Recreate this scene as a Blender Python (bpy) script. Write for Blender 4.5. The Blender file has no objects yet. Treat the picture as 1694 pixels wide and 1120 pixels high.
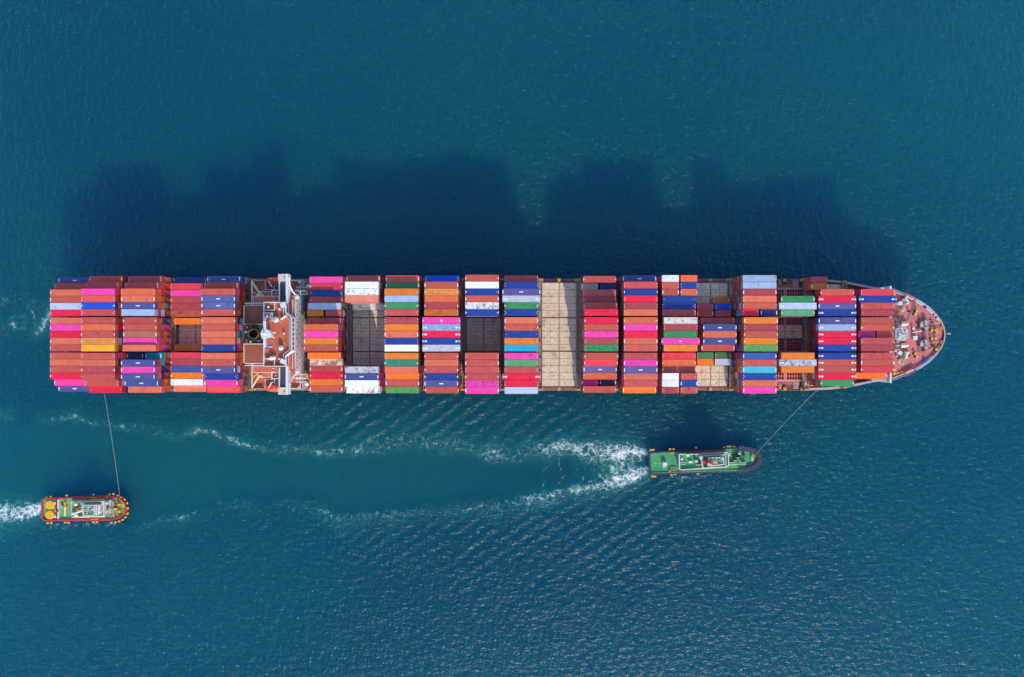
import bpy, math, random
import numpy as np
from mathutils import Vector

# ---------------------------------------------------------------- camera, sky, sun, exposure
scene = bpy.context.scene
CAMH, FPX = 320.0, 1317.6            # drone height above the water, focal length in photo pixels (28 mm lens)
cam_data = bpy.data.cameras.new("drone_camera")
cam_data.lens, cam_data.sensor_width, cam_data.clip_end = 28.0, 36.0, 60000.0
cam = bpy.data.objects.new("drone_camera", cam_data)
scene.collection.objects.link(cam)
cam.location = (0, 0, CAMH)          # looks straight down, top of the picture towards +Y
scene.camera = cam

SUN = Vector((0.24, -1.0, 0.588)).normalized()      # direction towards the sun
world = bpy.data.worlds.new("World")
scene.world = world
world.use_nodes = True
nt = world.node_tree
sky = nt.nodes.new("ShaderNodeTexSky")
sky.sky_type = 'NISHITA'
sky.sun_disc = False
sky.sun_elevation = math.asin(SUN.z)
sky.sun_rotation = math.atan2(SUN.x, SUN.y)
sky.air_density, sky.dust_density, sky.ozone_density = 1.0, 0.4, 2.5
bg = nt.nodes["Background"]
bg.inputs[1].default_value = 0.15
nt.links.new(sky.outputs[0], bg.inputs[0])
sun_data = bpy.data.lights.new("sun", 'SUN')
sun_data.energy, sun_data.angle, sun_data.color = 2.0, math.radians(0.6), (1.0, 0.86, 0.66)
sun = bpy.data.objects.new("sun", sun_data)
scene.collection.objects.link(sun)
sun.rotation_euler = SUN.to_track_quat('Z', 'Y').to_euler()
sun.location = (60, -300, 180)
vs = scene.view_settings
vs.view_transform, vs.look, vs.exposure, vs.gamma = 'Standard', 'None', 1.12, 1.0
vs.use_curve_mapping = False
scene.cycles.use_denoising = True
scene.cycles.max_bounces = 5
scene.cycles.use_adaptive_sampling = True
scene.cycles.adaptive_threshold = 0.02
scene.cycles.sample_clamp_indirect = 4.0

# ---------------------------------------------------------------- helpers
rnd = random.Random(7)
COL = scene.collection

def wx(x, z=0.0): return (x - 847.0) * (CAMH - z) / FPX
def wy(y, z=0.0): return (560.0 - y) * (CAMH - z) / FPX

def lin(c):
    c = c / 255.0
    return c / 12.92 if c <= 0.04045 else ((c + 0.055) / 1.055) ** 2.4

def alb(rgb, k=0.74):            # colour seen in full sun -> base colour
    return tuple(min(0.82, lin(c) * k) for c in rgb) + (1.0,)

class MB:
    """collects shapes; build() links them as one mesh object"""
    def __init__(s): s.v, s.f, s.m, s.cur = [], [], [], 0
    def add(s, vs_, fs):
        o = len(s.v); s.v += [tuple(v) for v in vs_]
        s.f += [tuple(i + o for i in f) for f in fs]; s.m += [s.cur] * len(fs)
    def box(s, x0, x1, y0, y1, z0, z1):
        if x0 > x1: x0, x1 = x1, x0
        if y0 > y1: y0, y1 = y1, y0
        s.add([(x0,y0,z0),(x1,y0,z0),(x1,y1,z0),(x0,y1,z0),(x0,y0,z1),(x1,y0,z1),(x1,y1,z1),(x0,y1,z1)],
              [(0,3,2,1),(4,5,6,7),(0,1,5,4),(1,2,6,5),(2,3,7,6),(3,0,4,7)])
        return s
    def cbox(s, c, d, rz=0.0):
        ca, sa = math.cos(rz), math.sin(rz); vs_ = []
        for k in (-.5, .5):
            for i, j in ((-.5,-.5),(.5,-.5),(.5,.5),(-.5,.5)):
                x, y = i*d[0], j*d[1]
                vs_.append((c[0]+x*ca-y*sa, c[1]+x*sa+y*ca, c[2]+k*d[2]))
        s.add(vs_, [(0,3,2,1),(4,5,6,7),(0,1,5,4),(1,2,6,5),(2,3,7,6),(3,0,4,7)])
        return s
    def prism(s, poly, z0, z1):
        a = sum(p[0]*q[1]-q[0]*p[1] for p, q in zip(poly, poly[1:]+poly[:1]))
        if a < 0: poly = poly[::-1]
        n = len(poly)
        s.add([(p[0],p[1],z0) for p in poly] + [(p[0],p[1],z1) for p in poly],
              [tuple(range(n-1,-1,-1)), tuple(range(n,2*n))] + [(i,(i+1)%n,(i+1)%n+n,i+n) for i in range(n)])
        return s
    def lathe(s, c, prof, n=16, axis='z'):
        """prof: list of (r, h) from bottom to top"""
        vs_, fs = [], []
        for r, h in prof:
            for i in range(n):
                a = 2*math.pi*i/n; u, w = r*math.cos(a), r*math.sin(a)
                p = (u, w, h) if axis == 'z' else ((h, u, w) if axis == 'x' else (w, h, u))
                vs_.append((c[0]+p[0], c[1]+p[1], c[2]+p[2]))
        for k in range(len(prof)-1):
            for i in range(n):
                j = (i+1) % n
                fs.append((k*n+i, k*n+j, (k+1)*n+j, (k+1)*n+i))
        fs.append(tuple(range(n-1,-1,-1))); fs.append(tuple((len(prof)-1)*n+i for i in range(n)))
        s.add(vs_, fs); return s
    def cyl(s, c, r, h, n=14, axis='z'): return s.lathe(c, [(r,0),(r,h)], n, axis)
    def dome(s, c, r, n=14, full=0.55):
        prof = []
        for k in range(8):
            a = -full + (math.pi/2+full)*k/7
            prof.append((max(0.02, r*math.cos(a)), r*math.sin(a)))
        return s.lathe(c, prof, n)
    def tube(s, pts, r, n=6):
        pts = [Vector(p) for p in pts]; vs_, fs = [], []
        for k, p in enumerate(pts):
            d = (pts[min(k+1,len(pts)-1)] - pts[max(k-1,0)]).normalized()
            up = Vector((0,0,1)) if abs(d.z) < .9 else Vector((1,0,0))
            u = d.cross(up).normalized(); w = u.cross(d)
            for i in range(n):
                a = 2*math.pi*i/n
                vs_.append(p + u*(r*math.cos(a)) + w*(r*math.sin(a)))
        for k in range(len(pts)-1):
            for i in range(n):
                j = (i+1) % n
                fs.append((k*n+i, k*n+j, (k+1)*n+j, (k+1)*n+i))
        fs += [tuple(range(n)), tuple((len(pts)-1)*n+i for i in range(n-1,-1,-1))]
        s.add(vs_, fs); return s
    def wall(s, pts, t, z0, z1, closed=False):
        """a parapet of thickness t following pts"""
        n = len(pts); vs_ = []; fs = []
        for k in range(n):
            a = Vector(pts[(k-1) % n] if (closed or k > 0) else pts[k]); b = Vector(pts[(k+1) % n] if (closed or k < n-1) else pts[k])
            p = Vector(pts[k]); d1 = (p-a); d2 = (b-p)
            d1 = d1.normalized() if d1.length > 0 else d2.normalized(); d2 = d2.normalized() if d2.length > 0 else d1
            nrm = Vector((-(d1.y+d2.y), d1.x+d2.x)).normalized()
            cs = max(.4, nrm.dot(Vector((-d1.y, d1.x))))
            o = nrm*(t/2/cs)
            vs_ += [(p.x+o.x,p.y+o.y,z0),(p.x-o.x,p.y-o.y,z0),(p.x-o.x,p.y-o.y,z1),(p.x+o.x,p.y+o.y,z1)]
        for k in range(n if closed else n-1):
            a, b = 4*k, 4*((k+1) % n)
            for i in range(4): fs.append((a+i, b+i, b+(i+1)%4, a+(i+1)%4))
        if not closed: fs += [(0,1,2,3), (4*n-1,4*n-2,4*n-3,4*n-4)]
        s.add(vs_, fs); return s
    def rail(s, pts, z, h=1.1, r=0.05, step=2.0, closed=False):
        pp = [Vector((p[0],p[1],0)) for p in pts]
        if closed: pp.append(pp[0])
        for k in (0.5, 1.0): s.tube([(p.x,p.y,z+h*k) for p in pp], r, 4)
        for a, b in zip(pp, pp[1:]):
            n = max(1, int((b-a).length/step))
            for i in range(n+1):
                p = a.lerp(b, i/n); s.box(p.x-r,p.x+r,p.y-r,p.y+r,z,z+h-.01)
        return s
    def mesh(s, name, mats, smooth=False):
        me = bpy.data.meshes.new(name)
        me.from_pydata(s.v, [], s.f)
        for m in (mats if isinstance(mats, (list,tuple)) else [mats]): me.materials.append(m)
        if any(s.m): me.polygons.foreach_set("material_index", s.m)
        if smooth: me.polygons.foreach_set("use_smooth", [True]*len(s.f))
        me.update(); return me
    def build(s, name, mats, parent=None, smooth=False):
        o = bpy.data.objects.new(name, s.mesh(name, mats, smooth))
        COL.objects.link(o); o.parent = parent
        return o

def empty(name, loc, rz=0.0):
    o = bpy.data.objects.new(name, None); COL.objects.link(o)
    o.location = loc; o.rotation_euler = (0,0,rz); o.empty_display_size = 2
    return o

def tag(o, label, cat, group=None, kind=None):
    o["label"] = label; o["category"] = cat
    if group: o["group"] = group
    if kind: o["kind"] = kind
    return o

# ---------------------------------------------------------------- materials
def N(t, kind, **kw):
    n = t.nodes.new(kind)
    for k, v in kw.items(): setattr(n, k, v)
    return n

def paint(name, rgb, rough=0.55, var=0.10, scale=0.6, stain=None, stain_amt=0.0, stain_scale=1.2, metal=0.0, per_object=False, k=0.74, bump=0.0):
    """weathered paint: slow fading, fine grime, optional stain patches"""
    m = bpy.data.materials.new(name); m.use_nodes = True
    t = m.node_tree; b = t.nodes["Principled BSDF"]; L = t.links.new
    base = alb(rgb, k)
    b.inputs["Roughness"].default_value = rough; b.inputs["Metallic"].default_value = metal
    tc = N(t, "ShaderNodeTexCoord"); co = tc.outputs["Object"]
    oi = N(t, "ShaderNodeObjectInfo")
    if per_object:
        mul = N(t, "ShaderNodeMath", operation='MULTIPLY'); mul.inputs[1].default_value = 217.0; L(oi.outputs["Random"], mul.inputs[0])
        va = N(t, "ShaderNodeVectorMath", operation='ADD'); L(co, va.inputs[0]); L(mul.outputs[0], va.inputs[1]); co = va.outputs[0]
    n1 = N(t, "ShaderNodeTexNoise"); n1.inputs["Scale"].default_value = scale; n1.inputs["Detail"].default_value = 6; n1.inputs["Roughness"].default_value = 0.65; L(co, n1.inputs["Vector"])
    mr = N(t, "ShaderNodeMapRange"); L(n1.outputs["Fac"], mr.inputs[0])
    mr.inputs[1].default_value, mr.inputs[2].default_value = 0.3, 0.7
    mr.inputs[3].default_value, mr.inputs[4].default_value = 1-var, 1+var
    val = mr.outputs[0]
    if per_object:
        r2 = N(t, "ShaderNodeMapRange"); L(oi.outputs["Random"], r2.inputs[0]); r2.inputs[3].default_value, r2.inputs[4].default_value = 0.88, 1.10
        mm = N(t, "ShaderNodeMath", operation='MULTIPLY'); L(val, mm.inputs[0]); L(r2.outputs[0], mm.inputs[1]); val = mm.outputs[0]
    vm = N(t, "ShaderNodeVectorMath", operation='SCALE'); vm.inputs[0].default_value = base[:3]; L(val, vm.inputs["Scale"])
    colour = vm.outputs[0]
    if stain:
        n2 = N(t, "ShaderNodeTexNoise"); n2.inputs["Scale"].default_value = stain_scale; n2.inputs["Detail"].default_value = 8; n2.inputs["Roughness"].default_value = 0.72
        n2.inputs["Distortion"].default_value = 0.4; L(co, n2.inputs["Vector"])
        r3 = N(t, "ShaderNodeMapRange"); L(n2.outputs["Fac"], r3.inputs[0])
        r3.inputs[1].default_value, r3.inputs[2].default_value = 0.70-stain_amt*0.25, 0.80-stain_amt*0.2
        r3.inputs[4].default_value = 0.8
        if per_object:
            wr = N(t, "ShaderNodeMath", operation='FRACT'); w0 = N(t, "ShaderNodeMath", operation='MULTIPLY'); w0.inputs[1].default_value = 37.7; L(oi.outputs["Random"], w0.inputs[0]); L(w0.outputs[0], wr.inputs[0])
            wp = N(t, "ShaderNodeMath", operation='POWER'); L(wr.outputs[0], wp.inputs[0]); wp.inputs[1].default_value = 2.2
            wa = N(t, "ShaderNodeMath", operation='MULTIPLY_ADD'); L(wp.outputs[0], wa.inputs[0]); wa.inputs[1].default_value = .13; L(n2.outputs["Fac"], wa.inputs[2])
            L(wa.outputs[0], r3.inputs[0])
        mx = N(t, "ShaderNodeMix", data_type='RGBA'); L(r3.outputs[0], mx.inputs["Factor"]); L(colour, mx.inputs["A"]); mx.inputs["B"].default_value = alb(stain, k)
        colour = mx.outputs["Result"]
    L(colour, b.inputs["Base Color"])
    if bump:
        bp = N(t, "ShaderNodeBump"); bp.inputs["Strength"].default_value = bump; bp.inputs["Distance"].default_value = .05
        L(n1.outputs["Fac"], bp.inputs["Height"]); L(bp.outputs[0], b.inputs["Normal"])
    return m

RUST = (120, 62, 34)
M = {}
M['white'] = paint("white_paint", (236,234,232), 0.5, .05, .4, (170,140,110), .12, .8)
M['white_dirty'] = paint("salt_stained_white", (225,215,200), 0.6, .10, .8, (150,105,70), .35, 1.0)
M['cream'] = paint("cream_paint", (236,214,176), 0.55, .08, .8, (150,100,60), .2, 1.2)
M['deck_terra'] = paint("terracotta_deck", (208,104,74), 0.75, .14, .35, (150,70,55), .35, .5)
M['deck_brown'] = paint("brown_casing_deck", (172,90,68), 0.75, .14, .35, (120,66,52), .45, .6)
M['deck_maroon'] = paint("maroon_deck", (176,100,98), 0.75, .16, .3, (120,62,55), .4, .7)
M['deck_pink'] = paint("faded_red_forecastle", (222,128,126), 0.75, .12, .25, (186,88,84), .45, .35)
M['hatch'] = paint("hatch_grey", (240,220,192), 0.7, .16, .35, (190,146,108), .6, .30)
M['seam'] = paint("rusty_seam", (166,116,82), 0.8, .25, 1.5, (90,60,45), .5, 2.0)
M['steel'] = paint("bridge_steel", (172,148,124), 0.7, .18, .7, (140,84,48), .55, 1.1)
M['steel_grey'] = paint("grey_steel", (168,162,160), 0.6, .15, .8, (130,95,70), .3, 1.3)
M['dark'] = paint("dark_gap", (52,46,52), 0.9, .2, 1.0)
M['orange_tip'] = paint("orange_fitting", (240,160,50), 0.6, .15, 1.0, (130,70,30), .4, 1.5)
M['yellow'] = paint("safety_yellow", (250,190,20), 0.5, .06, 1.0)
M['hull_red'] = paint("hull_paint", (120,40,44), 0.5, .1, .1)
M['bulwark'] = paint("bulwark_grey", (190,184,190), 0.55, .08, .4, (160,130,110), .25, .8)
M['black'] = paint("soot_black", (46,48,58), 0.7, .2, .6)
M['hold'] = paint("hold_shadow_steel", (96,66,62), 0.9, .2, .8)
M['uptake'] = paint("uptake_brown", (120,84,52), 0.7, .3, 1.2, (50,40,36), .6, 1.5)
M['mouth_black'] = paint("inner_black", (16,16,20), 0.9, .1, 1.0)
M['dark_roof'] = paint("dark_wing_roof", (70,66,86), 0.6, .10, .5)
M['glass'] = paint("window_glass", (30,40,52), 0.08, .05, 1.0)
M['boat'] = paint("lifeboat_orange", (246,92,52), 0.35, .05, .8)
M['red'] = paint("signal_red", (222,40,44), 0.45, .06, .8)
M['blue'] = paint("tarpaulin_blue", (20,60,190), 0.6, .08, 1.5)
M['rope'] = paint("rope_fibre", (176,166,152), 0.9, .15, 1.0)
M['machine'] = paint("machinery_grey", (196,188,180), 0.55, .2, 1.6, (120,84,60), .4, 2.0)
M['brass'] = paint("rusty_ochre", (206,150,72), 0.6, .2, 1.4, (120,72,36), .4, 2.0)
M['tug_green'] = paint("tug_deck_green", (66,170,112), 0.65, .08, .35, (52,128,92), .35, .6)
M['tug_green2'] = paint("tug_deck_sage", (126,182,122), 0.65, .10, .5, (70,120,90), .3, .8)
M['tug_hull_black'] = paint("tug_fender_black", (62,60,86), 0.8, .15, .8)
M['tug_hull_red'] = paint("tug_hull_red", (206,56,78), 0.55, .10, .5, (130,40,55), .3, .8)
M['rubber'] = paint("tyre_rubber", (40,40,48), 0.85, .15, 1.5)
M['mark'] = paint("white_marking", (250,250,252), 0.5, .03, 1.0, k=.8)
M['mark_y'] = paint("yellow_marking", (246,200,110), 0.5, .05, 1.0)
M['lash'] = paint("lashing_rod_steel", (196,150,120), 0.6, .1, 1.0)
# ---------------------------------------------------------------- water
rs = np.random.RandomState(11)
LAT = rs.rand(512, 512)
def vnoise(x, y):
    xi = np.floor(x).astype(int); yi = np.floor(y).astype(int); fx = x-xi; fy = y-yi
    fx = fx*fx*(3-2*fx); fy = fy*fy*(3-2*fy)
    a = LAT[xi % 512, yi % 512]; b = LAT[(xi+1) % 512, yi % 512]; c = LAT[xi % 512, (yi+1) % 512]; d = LAT[(xi+1) % 512, (yi+1) % 512]
    return (a*(1-fx)+b*fx)*(1-fy) + (c*(1-fx)+d*fx)*fy
def fbm(x, y, o=4):
    s = 0; a = 1; t = 0
    for k in range(o):
        s = s + a*vnoise(x*2**k+17.3*k, y*2**k+9.1*k); t += a; a *= .55
    return s/t
def sstep(a, b, x):
    t = np.clip((x-a)/(b-a), 0, 1); return t*t*(3-2*t)

fine = 0.7
xs = np.arange(-217, 217.01, fine); ys = np.arange(-146, 146.01, fine)
far = np.array([230, 260, 330, 500, 900, 1800, 4000, 9000, 24000.])
xs = np.concatenate([-far[::-1], xs, far]); ys = np.concatenate([-far[::-1], ys, far])
GX, GY = np.meshgrid(xs, ys)
px = GX*FPX/CAMH + 847; py = 560 - GY*FPX/CAMH           # the water point as a place on the photograph's plan

def path_dist(pts, wob=0.0, seed=0.0):
    """distance (m) to a polyline given in plan pixels (x, y, width m, strength), with its width and strength there"""
    ax = GX; ay = GY
    if wob:
        ax = GX + (fbm(GX/7+seed, GY/7, 3)-.5)*2*wob; ay = GY + (fbm(GX/7+50+seed, GY/7+31, 3)-.5)*2*wob
    best = np.full(GX.shape, 1e9); W = np.ones(GX.shape); S = np.zeros(GX.shape)
    for p, q in zip(pts, pts[1:]):
        x0, y0, x1, y1 = wx(p[0]), wy(p[1]), wx(q[0]), wy(q[1])
        dx, dy = x1-x0, y1-y0; l2 = dx*dx+dy*dy
        t = np.clip(((ax-x0)*dx+(ay-y0)*dy)/l2, 0, 1)
        d = np.hypot(ax-x0-t*dx, ay-y0-t*dy)
        c = d < best
        best = np.where(c, d, best); W = np.where(c, p[2]+(q[2]-p[2])*t, W); S = np.where(c, p[3]+(q[3]-p[3])*t, S)
    return best, W, S

upper = [(1074,752,2.0,1.0),(1040,750,3.8,.82),(1000,752,4.4,.66),(965,746,3.6,.72),(935,738,3.0,.72),(880,745,3.4,.55),(800,750,3.4,.42),(760,736,3.6,.36),
         (680,728,4.2,.40),(620,736,3.8,.38),(585,743,2.2,.62),(520,745,1.8,.46),(480,744,1.6,.40),(430,739,1.4,.52),(392,732,1.2,.60),(366,726,1.2,.62),(345,715,1.2,.62),(326,714,1.2,.56),
         (300,722,1.4,.30),(240,705,1.6,.26),(205,704,1.8,.30),(170,702,1.2,.22),(126,691,1.1,.46),(88,694,1.1,.40),(40,700,1.0,.12),(18,688,1.1,.40),(-10,690,1.0,.36)]
lower = [(1074,774,2.0,1.0),(1050,786,3.2,.88),(1020,795,3.4,.70),(985,803,3.0,.74),(940,815,2.6,.62),(900,827,2.6,.52),(820,838,2.8,.42),(760,840,2.8,.38),(690,846,2.8,.32),
         (620,855,2.8,.34),(575,857,2.8,.42),(545,848,2.2,.40),(510,836,2.2,.24),(470,828,2.2,.22),(420,832,2.0,.22),(370,835,2.0,.22),(330,850,1.6,.28),(300,853,1.4,.44),(268,858,1.8,.32),(225,872,2.0,.20)]
tug2 = [(72,843,2.6,1.15),(52,844,3.4,1.0),(26,848,4.2,.90),(-12,852,5.0,.80)]
tug2b = [(215,868,1.0,.25),(150,868,1.4,.45),(90,868,1.4,.40),(40,872,1.6,.22),(-10,882,1.6,.15)]
side1 = [(1168,787,.8,.5),(1120,789,1.0,.45),(1100,791,1.0,.3)]
sternA = [(82,518,2.4,.60),(72,535,2.0,.66),(68,545,1.8,.62),(52,560,1.0,.32)]
sternB = [(46,508,.9,.50),(55,520,.9,.52),(58,540,.9,.50)]
sternC = [(16,528,.8,.42),(26,524,.8,.38),(41,523,.8,.44),(42,541,.8,.42),(30,544,.8,.30),(20,537,1.8,.72),(18,544,.9,.30)]
sternD = [(0,530,.9,.42),(7,544,.8,.40)]
sternE = [(-4,553,.9,.36),(10,555,.9,.38),(22,550,.8,.26),(40,560,.7,.2),(14,580,.7,.25)]
sternF = [(0,500,3.0,.36),(40,488,2.0,.24),(70,505,1.6,.3)]
foam = np.zeros(GX.shape); milk = np.zeros(GX.shape)
for i, (p, wob, mk) in enumerate([(upper,2.2,.9),(lower,2.0,.8),(tug2,1.4,.8),(tug2b,1.0,.3),(side1,.4,.3),(sternA,.9,.9),(sternB,.5,.3),(sternC,.6,.7),(sternD,.5,.2),(sternE,.6,.2),(sternF,1.2,.2)]):
    d, W, S = path_dist(p, wob, 13.0*i)
    S = S*(.45+1.1*fbm(GX/11+i*3, GY/11+i, 3)) if i < 2 else S
    foam = np.maximum(foam, S*np.exp(-(d/W)**2))
    milk = np.maximum(milk, mk*np.clip(S*1.3-.15, 0, 1)*np.exp(-(d/(W*1.5+.8))**2))
# the churned fan just behind the green tug and the pale veins drifting across the slick behind it
core = np.exp(-((px-1025)/42)**2)*sstep(735, 752, py)*sstep(806, 790, py)
foam = np.maximum(foam, .60*core*(0.6+.8*fbm(GX/2.5, GY/2.5, 3)))
milk = np.maximum(milk, 1.0*core)
vein = np.zeros(GX.shape)
for k, (x0, s) in enumerate([(902,.40),(930,.46),(952,.36),(966,.44),(984,.55),(996,.40),(655,.24),(700,.18)]):
    pts = [(x0+rnd.uniform(-5,5), yy, .55, s) for yy in (range(752, 826, 9) if x0 > 800 else range(745, 790, 9))]
    d, W, S = path_dist(pts, 1.6, 200.0+k*7)
    vein = np.maximum(vein, S*np.exp(-(d/W)**2)*(0.45+1.1*fbm(GX/3+k, GY/3, 2)))
foam = np.maximum(foam, vein)
ux = [p[0] for p in upper[::-1]]; uy = [p[1] for p in upper[::-1]]
lx = [p[0] for p in lower[::-1]]; ly = [p[1] for p in lower[::-1]]
yu = np.interp(px, ux, uy); yl = np.interp(px, lx, ly)
wob = (fbm(GX/9, GY/9, 3)-.5)*26
calm = sstep(-6, 22, py-yu+wob)*sstep(-8, 26, yl-py+wob)*sstep(1040, 985, px)
calm = np.maximum(calm, .75*sstep(330, 160, px)*sstep(-4, 14, py-yu+wob)*sstep(880, 820, py))
calm = np.clip(calm - .8*foam, 0, 1)
milk = np.maximum(milk, .16*calm*sstep(1000, 700, px))  # slick tinted paler: aerated water, plus brightness painted in for absent glint
# lee of the ship: the strip of water on the shaded side is smoother
lee = sstep(60, 120, px)*sstep(1560, 1480, px)*sstep(455, 380, py)*0 + .45*sstep(500, 200, py)*sstep(-60, 200, 1694-px)
left = .35*sstep(900, 200, px)*sstep(560, 430, py)
calm = np.maximum(calm, np.clip(.10*sstep(620, 380, py)+left*.3, 0, .3))
trainA = sstep(430, 640, px)*sstep(1050, 900, px)*sstep(645, 660, py)*sstep(6, -18, py-yu)
trainB = sstep(820, 960, px)*sstep(1180, 1090, px)*sstep(648, 668, py)*sstep(748, 725, py)
trainC = sstep(430, 640, px)*sstep(1180, 1060, px)*sstep(4, 26, py-yl)*sstep(1010, 880, py+(px-800)*-.15)
train = [np.clip(t*(.35+1.3*fbm(GX/22, GY/22, 2)-.2), 0, 1) for t in (trainA, trainB, trainC)]

nv, nh = GX.shape
GZ = np.zeros(GX.shape)
me = bpy.data.meshes.new("water")
co = np.stack([GX, GY, GZ], -1).reshape(-1, 3)
idx = np.arange(nv*nh).reshape(nv, nh)
q = np.stack([idx[:-1,:-1], idx[:-1,1:], idx[1:,1:], idx[1:,:-1]], -1).reshape(-1, 4)
me.vertices.add(len(co)); me.vertices.foreach_set("co", co.ravel().astype(np.float32))
me.loops.add(q.size); me.loops.foreach_set("vertex_index", q.ravel().astype(np.int32))
me.polygons.add(len(q)); me.polygons.foreach_set("loop_start", np.arange(0, q.size, 4, dtype=np.int32))
me.polygons.foreach_set("loop_total", np.full(len(q), 4, dtype=np.int32))
me.update(calc_edges=True)
gustA = .78+.5*(fbm(GX/60*.6+3, GY/38, 3)-.25)
tone = np.clip(fbm(GX/150+7, GY/90+2, 3)*1.6-.3, 0, 1)
for nm, arr in (("amp", gustA*(1-.86*calm)*(1+.65*sstep(640, 420, py))), ("tone", tone), ("foam", foam), ("milk", milk), ("calm", calm), ("train_a", train[0]), ("train_b", train[1]), ("train_c", train[2])):
    at = me.attributes.new(nm, 'FLOAT', 'POINT'); at.data.foreach_set("value", arr.ravel().astype(np.float32))
water = bpy.data.objects.new("water", me); COL.objects.link(water)
water["kind"] = "structure"; water["label"] = "open teal blue sea with wind ripples and pale wakes"

wm = bpy.data.materials.new("sea_water"); wm.use_nodes = True
t = wm.node_tree; L = t.links.new; b = t.nodes["Principled BSDF"]
def attr(n): a = N(t, "ShaderNodeAttribute", attribute_name=n); return a.outputs["Fac"]
def mth(op, a, b_=None, c=None):
    n = N(t, "ShaderNodeMath", operation=op)
    for i, v in enumerate((a, b_, c)):
        if v is None: continue
        if isinstance(v, (int, float)): n.inputs[i].default_value = v
        else: L(v, n.inputs[i])
    return n.outputs[0]
def rng(v, a, b_, c=0.0, d=1.0):
    n = N(t, "ShaderNodeMapRange", interpolation_type='SMOOTHSTEP'); L(v, n.inputs[0])
    for i, x in enumerate((a, b_, c, d)): n.inputs[i+1].default_value = x
    return n.outputs[0]
tc = N(t, "ShaderNodeTexCoord")
def mapped(rz, sc, loc=(0,0,0)):
    n = N(t, "ShaderNodeMapping"); L(tc.outputs["Object"], n.inputs[0])
    n.inputs["Rotation"].default_value = (0,0,math.radians(rz)); n.inputs["Scale"].default_value = sc; n.inputs["Location"].default_value = loc
    return n.outputs[0]
def noise(vec, sc, det=3, rough=.5, dist=0.0):
    n = N(t, "ShaderNodeTexNoise"); L(vec, n.inputs["Vector"])
    n.inputs["Scale"].default_value = sc; n.inputs["Detail"].default_value = det; n.inputs["Roughness"].default_value = rough; n.inputs["Distortion"].default_value = dist
    return n.outputs["Fac"]
# ripples: two crossing sets of short wind waves, stretched along their crests
r1 = noise(mapped(54, (1.0, .42, 1)), .52, 2, .5)
r2 = noise(mapped(-16, (.45, 1.0, 1), (40,11,0)), .62, 2, .5)
r3 = noise(mapped(0, (1, 1, 1), (9,77,0)), 1.5, 1, .5)
r0 = noise(mapped(50, (1.0, .5, 1), (3,7,0)), .11, 1, .5)
amp = attr('amp')
h = mth('ADD', mth('ADD', mth('MULTIPLY', r1, .82), mth('MULTIPLY', r2, .58)), mth('MULTIPLY', r3, .2))
h = mth('MULTIPLY', h, amp)
def train_wave(rz, wl, seed):
    n = N(t, "ShaderNodeTexWave", wave_type='BANDS', bands_direction='X', wave_profile='SIN'); L(mapped(rz, (1,1,1), (seed,0,0)), n.inputs["Vector"])
    n.inputs["Scale"].default_value = 0.314/wl; n.inputs["Distortion"].default_value = 3.2; n.inputs["Detail"].default_value = 1; n.inputs["Detail Scale"].default_value = .35*wl/3
    return n.outputs["Fac"]
for nm, rz, wl, a in (("train_a", 54, 4.6, .42), ("train_c", 56, 4.2, .26)):
    h = mth('ADD', h, mth('MULTIPLY', mth('MULTIPLY', train_wave(rz, wl, rz), attr(nm)), a))
# long soft undulations left on the slick
h = mth('ADD', h, mth('MULTIPLY', mth('MULTIPLY', noise(mapped(8, (1,.22,1)), .22, 2, .5), attr("calm")), .35))
h = mth('ADD', h, mth('MULTIPLY', r0, .5))
# foam lace
vo = N(t, "ShaderNodeTexVoronoi", feature='DISTANCE_TO_EDGE'); vo.inputs["Scale"].default_value = .38
wn = N(t, "ShaderNodeTexNoise"); L(tc.outputs["Object"], wn.inputs["Vector"]); wn.inputs["Scale"].default_value = .35; wn.inputs["Detail"].default_value = 2
wv = N(t, "ShaderNodeVectorMath", operation='MULTIPLY_ADD'); L(wn.outputs["Color"], wv.inputs[0]); wv.inputs[1].default_value = (4.5,4.5,0); L(tc.outputs["Object"], wv.inputs[2])
L(wv.outputs[0], vo.inputs["Vector"])
vo2 = N(t, "ShaderNodeTexVoronoi", feature='DISTANCE_TO_EDGE'); vo2.inputs["Scale"].default_value = .95; L(wv.outputs[0], vo2.inputs["Vector"])
lace = mth('MAXIMUM', rng(vo.outputs["Distance"], 0.0, .26, 1.0, 0.0), rng(vo2.outputs["Distance"], 0.0, .22, .8, 0.0))
speck = noise(wv.outputs[0], .55, 5, .7)
pat = mth('ADD', mth('MULTIPLY', lace, .55), mth('MULTIPLY', rng(speck, .3, .72), .45))
fm = mth('ADD', attr("foam"), mth('MULTIPLY', mth('SUBTRACT', pat, .95), 1.2))
fmask = rng(fm, -.02, .85, 0, .86)
fmask = mth('MULTIPLY', fmask, rng(attr("foam"), .08, .24))
h = mth('ADD', h, mth('MULTIPLY', attr("foam"), mth('MULTIPLY', r3, .5)))
bp = N(t, "ShaderNodeBump"); bp.inputs["Strength"].default_value = 1.0; bp.inputs["Distance"].default_value = 1.0
L(h, bp.inputs["Height"]); L(bp.outputs[0], b.inputs["Normal"])
def rgbmix(f, a, b_):
    n = N(t, "ShaderNodeMix", data_type='RGBA'); L(f, n.inputs["Factor"])
    for k, v in (("A", a), ("B", b_)):
        if isinstance(v, tuple): n.inputs[k].default_value = v
        else: L(v, n.inputs[k])
    return n.outputs["Result"]
deep, pale = (0.0, 0.090, 0.142, 1), (0.001, 0.114, 0.156, 1)
body = rgbmix(attr('tone'), deep, pale)
body = rgbmix(mth('MULTIPLY', attr("milk"), rng(speck, .25, .65, .25, .85)), body, (.03, .26, .24, 1))
col = rgbmix(fmask, body, (.78, .80, .80, 1))
L(col, b.inputs["Base Color"])
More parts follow.
